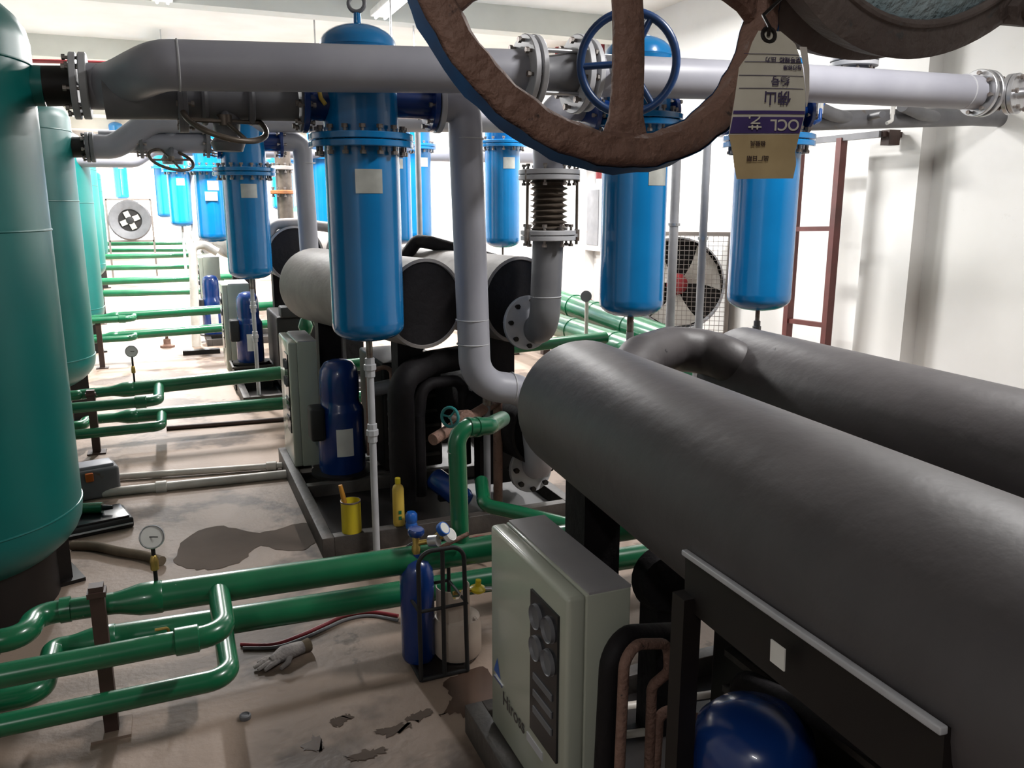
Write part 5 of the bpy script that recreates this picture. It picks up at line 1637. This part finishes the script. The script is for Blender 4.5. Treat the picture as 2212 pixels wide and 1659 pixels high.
def blob(pts, rads, m, name):
    MB().tube(pts, 0.02, 12, rr=rads).build(name, m, t)


blob([g + gx * -0.03 + V((0, 0, 0.022)), g + gx * 0.03 + V((0, 0, 0.034)), g + gx * 0.08 + V((0, 0, 0.032)), g + gx * 0.13 + V((0, 0, 0.028))], [0.02, 0.036, 0.033, 0.028], M['cloth'], 'palm')
for k, (dy, L, dz) in enumerate(((0.035, 0.07, 0), (0.014, 0.1, 0.004), (-0.008, 0.095, 0), (-0.03, 0.075, 0.002))):
    s0 = g + gx * -0.005 + gy * dy * 0.6 + V((0, 0, 0.02))
    blob([s0, s0 - gx * L * 0.5 + gy * dy * 0.4 + V((0, 0, dz)), s0 - gx * L + gy * (dy * 0.6) - V((0, 0, 0.008))], [0.013, 0.012, 0.008], M['cloth'], 'finger')
blob([g + gx * 0.05 + gy * -0.02 + V((0, 0, 0.02)), g + gx * 0.02 + gy * -0.055 + V((0, 0, 0.016)), g + gx * -0.02 + gy * -0.07 + V((0, 0, 0.012))], [0.014, 0.013, 0.009], M['cloth'], 'thumb')
blob([g + gx * 0.125 + V((0, 0, 0.028)), g + gx * 0.16 + V((0, 0, 0.028))], [0.029, 0.032], M['khaki'], 'cuff')
# bottle cap on floor
p = Z(530, 1552)
o = MB().lathe([(0, 0.0), (0.021, 0.0), (0.023, 0.004), (0.022, 0.016), (0.017, 0.02), (0.016, 0.014), (0, 0.013)], p, seg=20).build('bottle_cap', M['dgrey'], None, org=p)
tag(o, 'dark round cap lying alone on the near floor', 'cap')
# tool cases behind the tank
p = Z(215, 1085)
t = thing('tool_case', 'grey plastic tool case on the floor beside the nearest teal tank', 'case', p)
Rz = Matrix.Rotation(0.25, 3, 'Z')
MB().box(p + V((-0.06, 0.16, 0.11)), (0.36, 0.2, 0.22), Rz, 0.025).build('case_body', M['dgrey'], t)
MB().box(p + V((-0.06, 0.16, 0.225)), (0.3, 0.16, 0.03), Rz, 0.008).build('lid', M['grey'], t)
for dx in (-0.13, -0.02):
    MB().box(p + V((dx - 0.03, 0.055 + dx * 0.25, 0.17)), (0.05, 0.03, 0.06), Rz, 0.006).build('latch', M['orange'], t, label='orange latch')
p = Z(215, 1152)
t = thing('tool_case', 'flat black tool case lying on the floor at the foot of the teal tank', 'case', p)
MB().box(p + V((-0.04, 0.12, 0.035)), (0.42, 0.3, 0.07), Rz, 0.015).build('case_body', M['rubber'], t)
MB().box(p + V((-0.04, 0.12, 0.076)), (0.38, 0.27, 0.012), Rz, 0.004).build('lid', M['panel'], t)
MB().box(p + V((0.0, -0.035, 0.035)), (0.40, 0.012, 0.008), Rz).build('trim_strip', M['lgrey'], t, label='pale trim strip')
dc = p + V((-0.06, 0.14, 0.082))
t = thing('power_drill', 'dark green power drill lying on the black case, yellow band at its grip', 'drill', dc)
q = dc + V((0.0, 0.02, 0.036))
MB().cyl(q + V((-0.1, 0.03, 0)), q + V((0.08, -0.02, 0)), 0.036, 16).build('motor_body', M['green'], t)
MB().cyl(q + V((0.08, -0.02, 0)), q + V((0.14, -0.035, 0)), 0.02, 14, 0.012).build('chuck', M['rubber'], t)
MB().bar(q + V((-0.06, 0.02, -0.005)), q + V((-0.09, -0.09, -0.012)), 0.045, 0.04, bev=0.01).build('grip', M['rubber'], t)
MB().box(q + V((-0.093, -0.10, -0.012)), (0.06, 0.03, 0.045), Rz, 0.006).build('band', M['yellow2'], t, label='yellow band')
floor_tube('rolled_cloth', 'dirty khaki rag twisted on the floor behind the nearest gauge', 'rag', [(155, 1178), (205, 1180), (260, 1192), (310, 1200), (350, 1212)], 0.028, 'khaki')
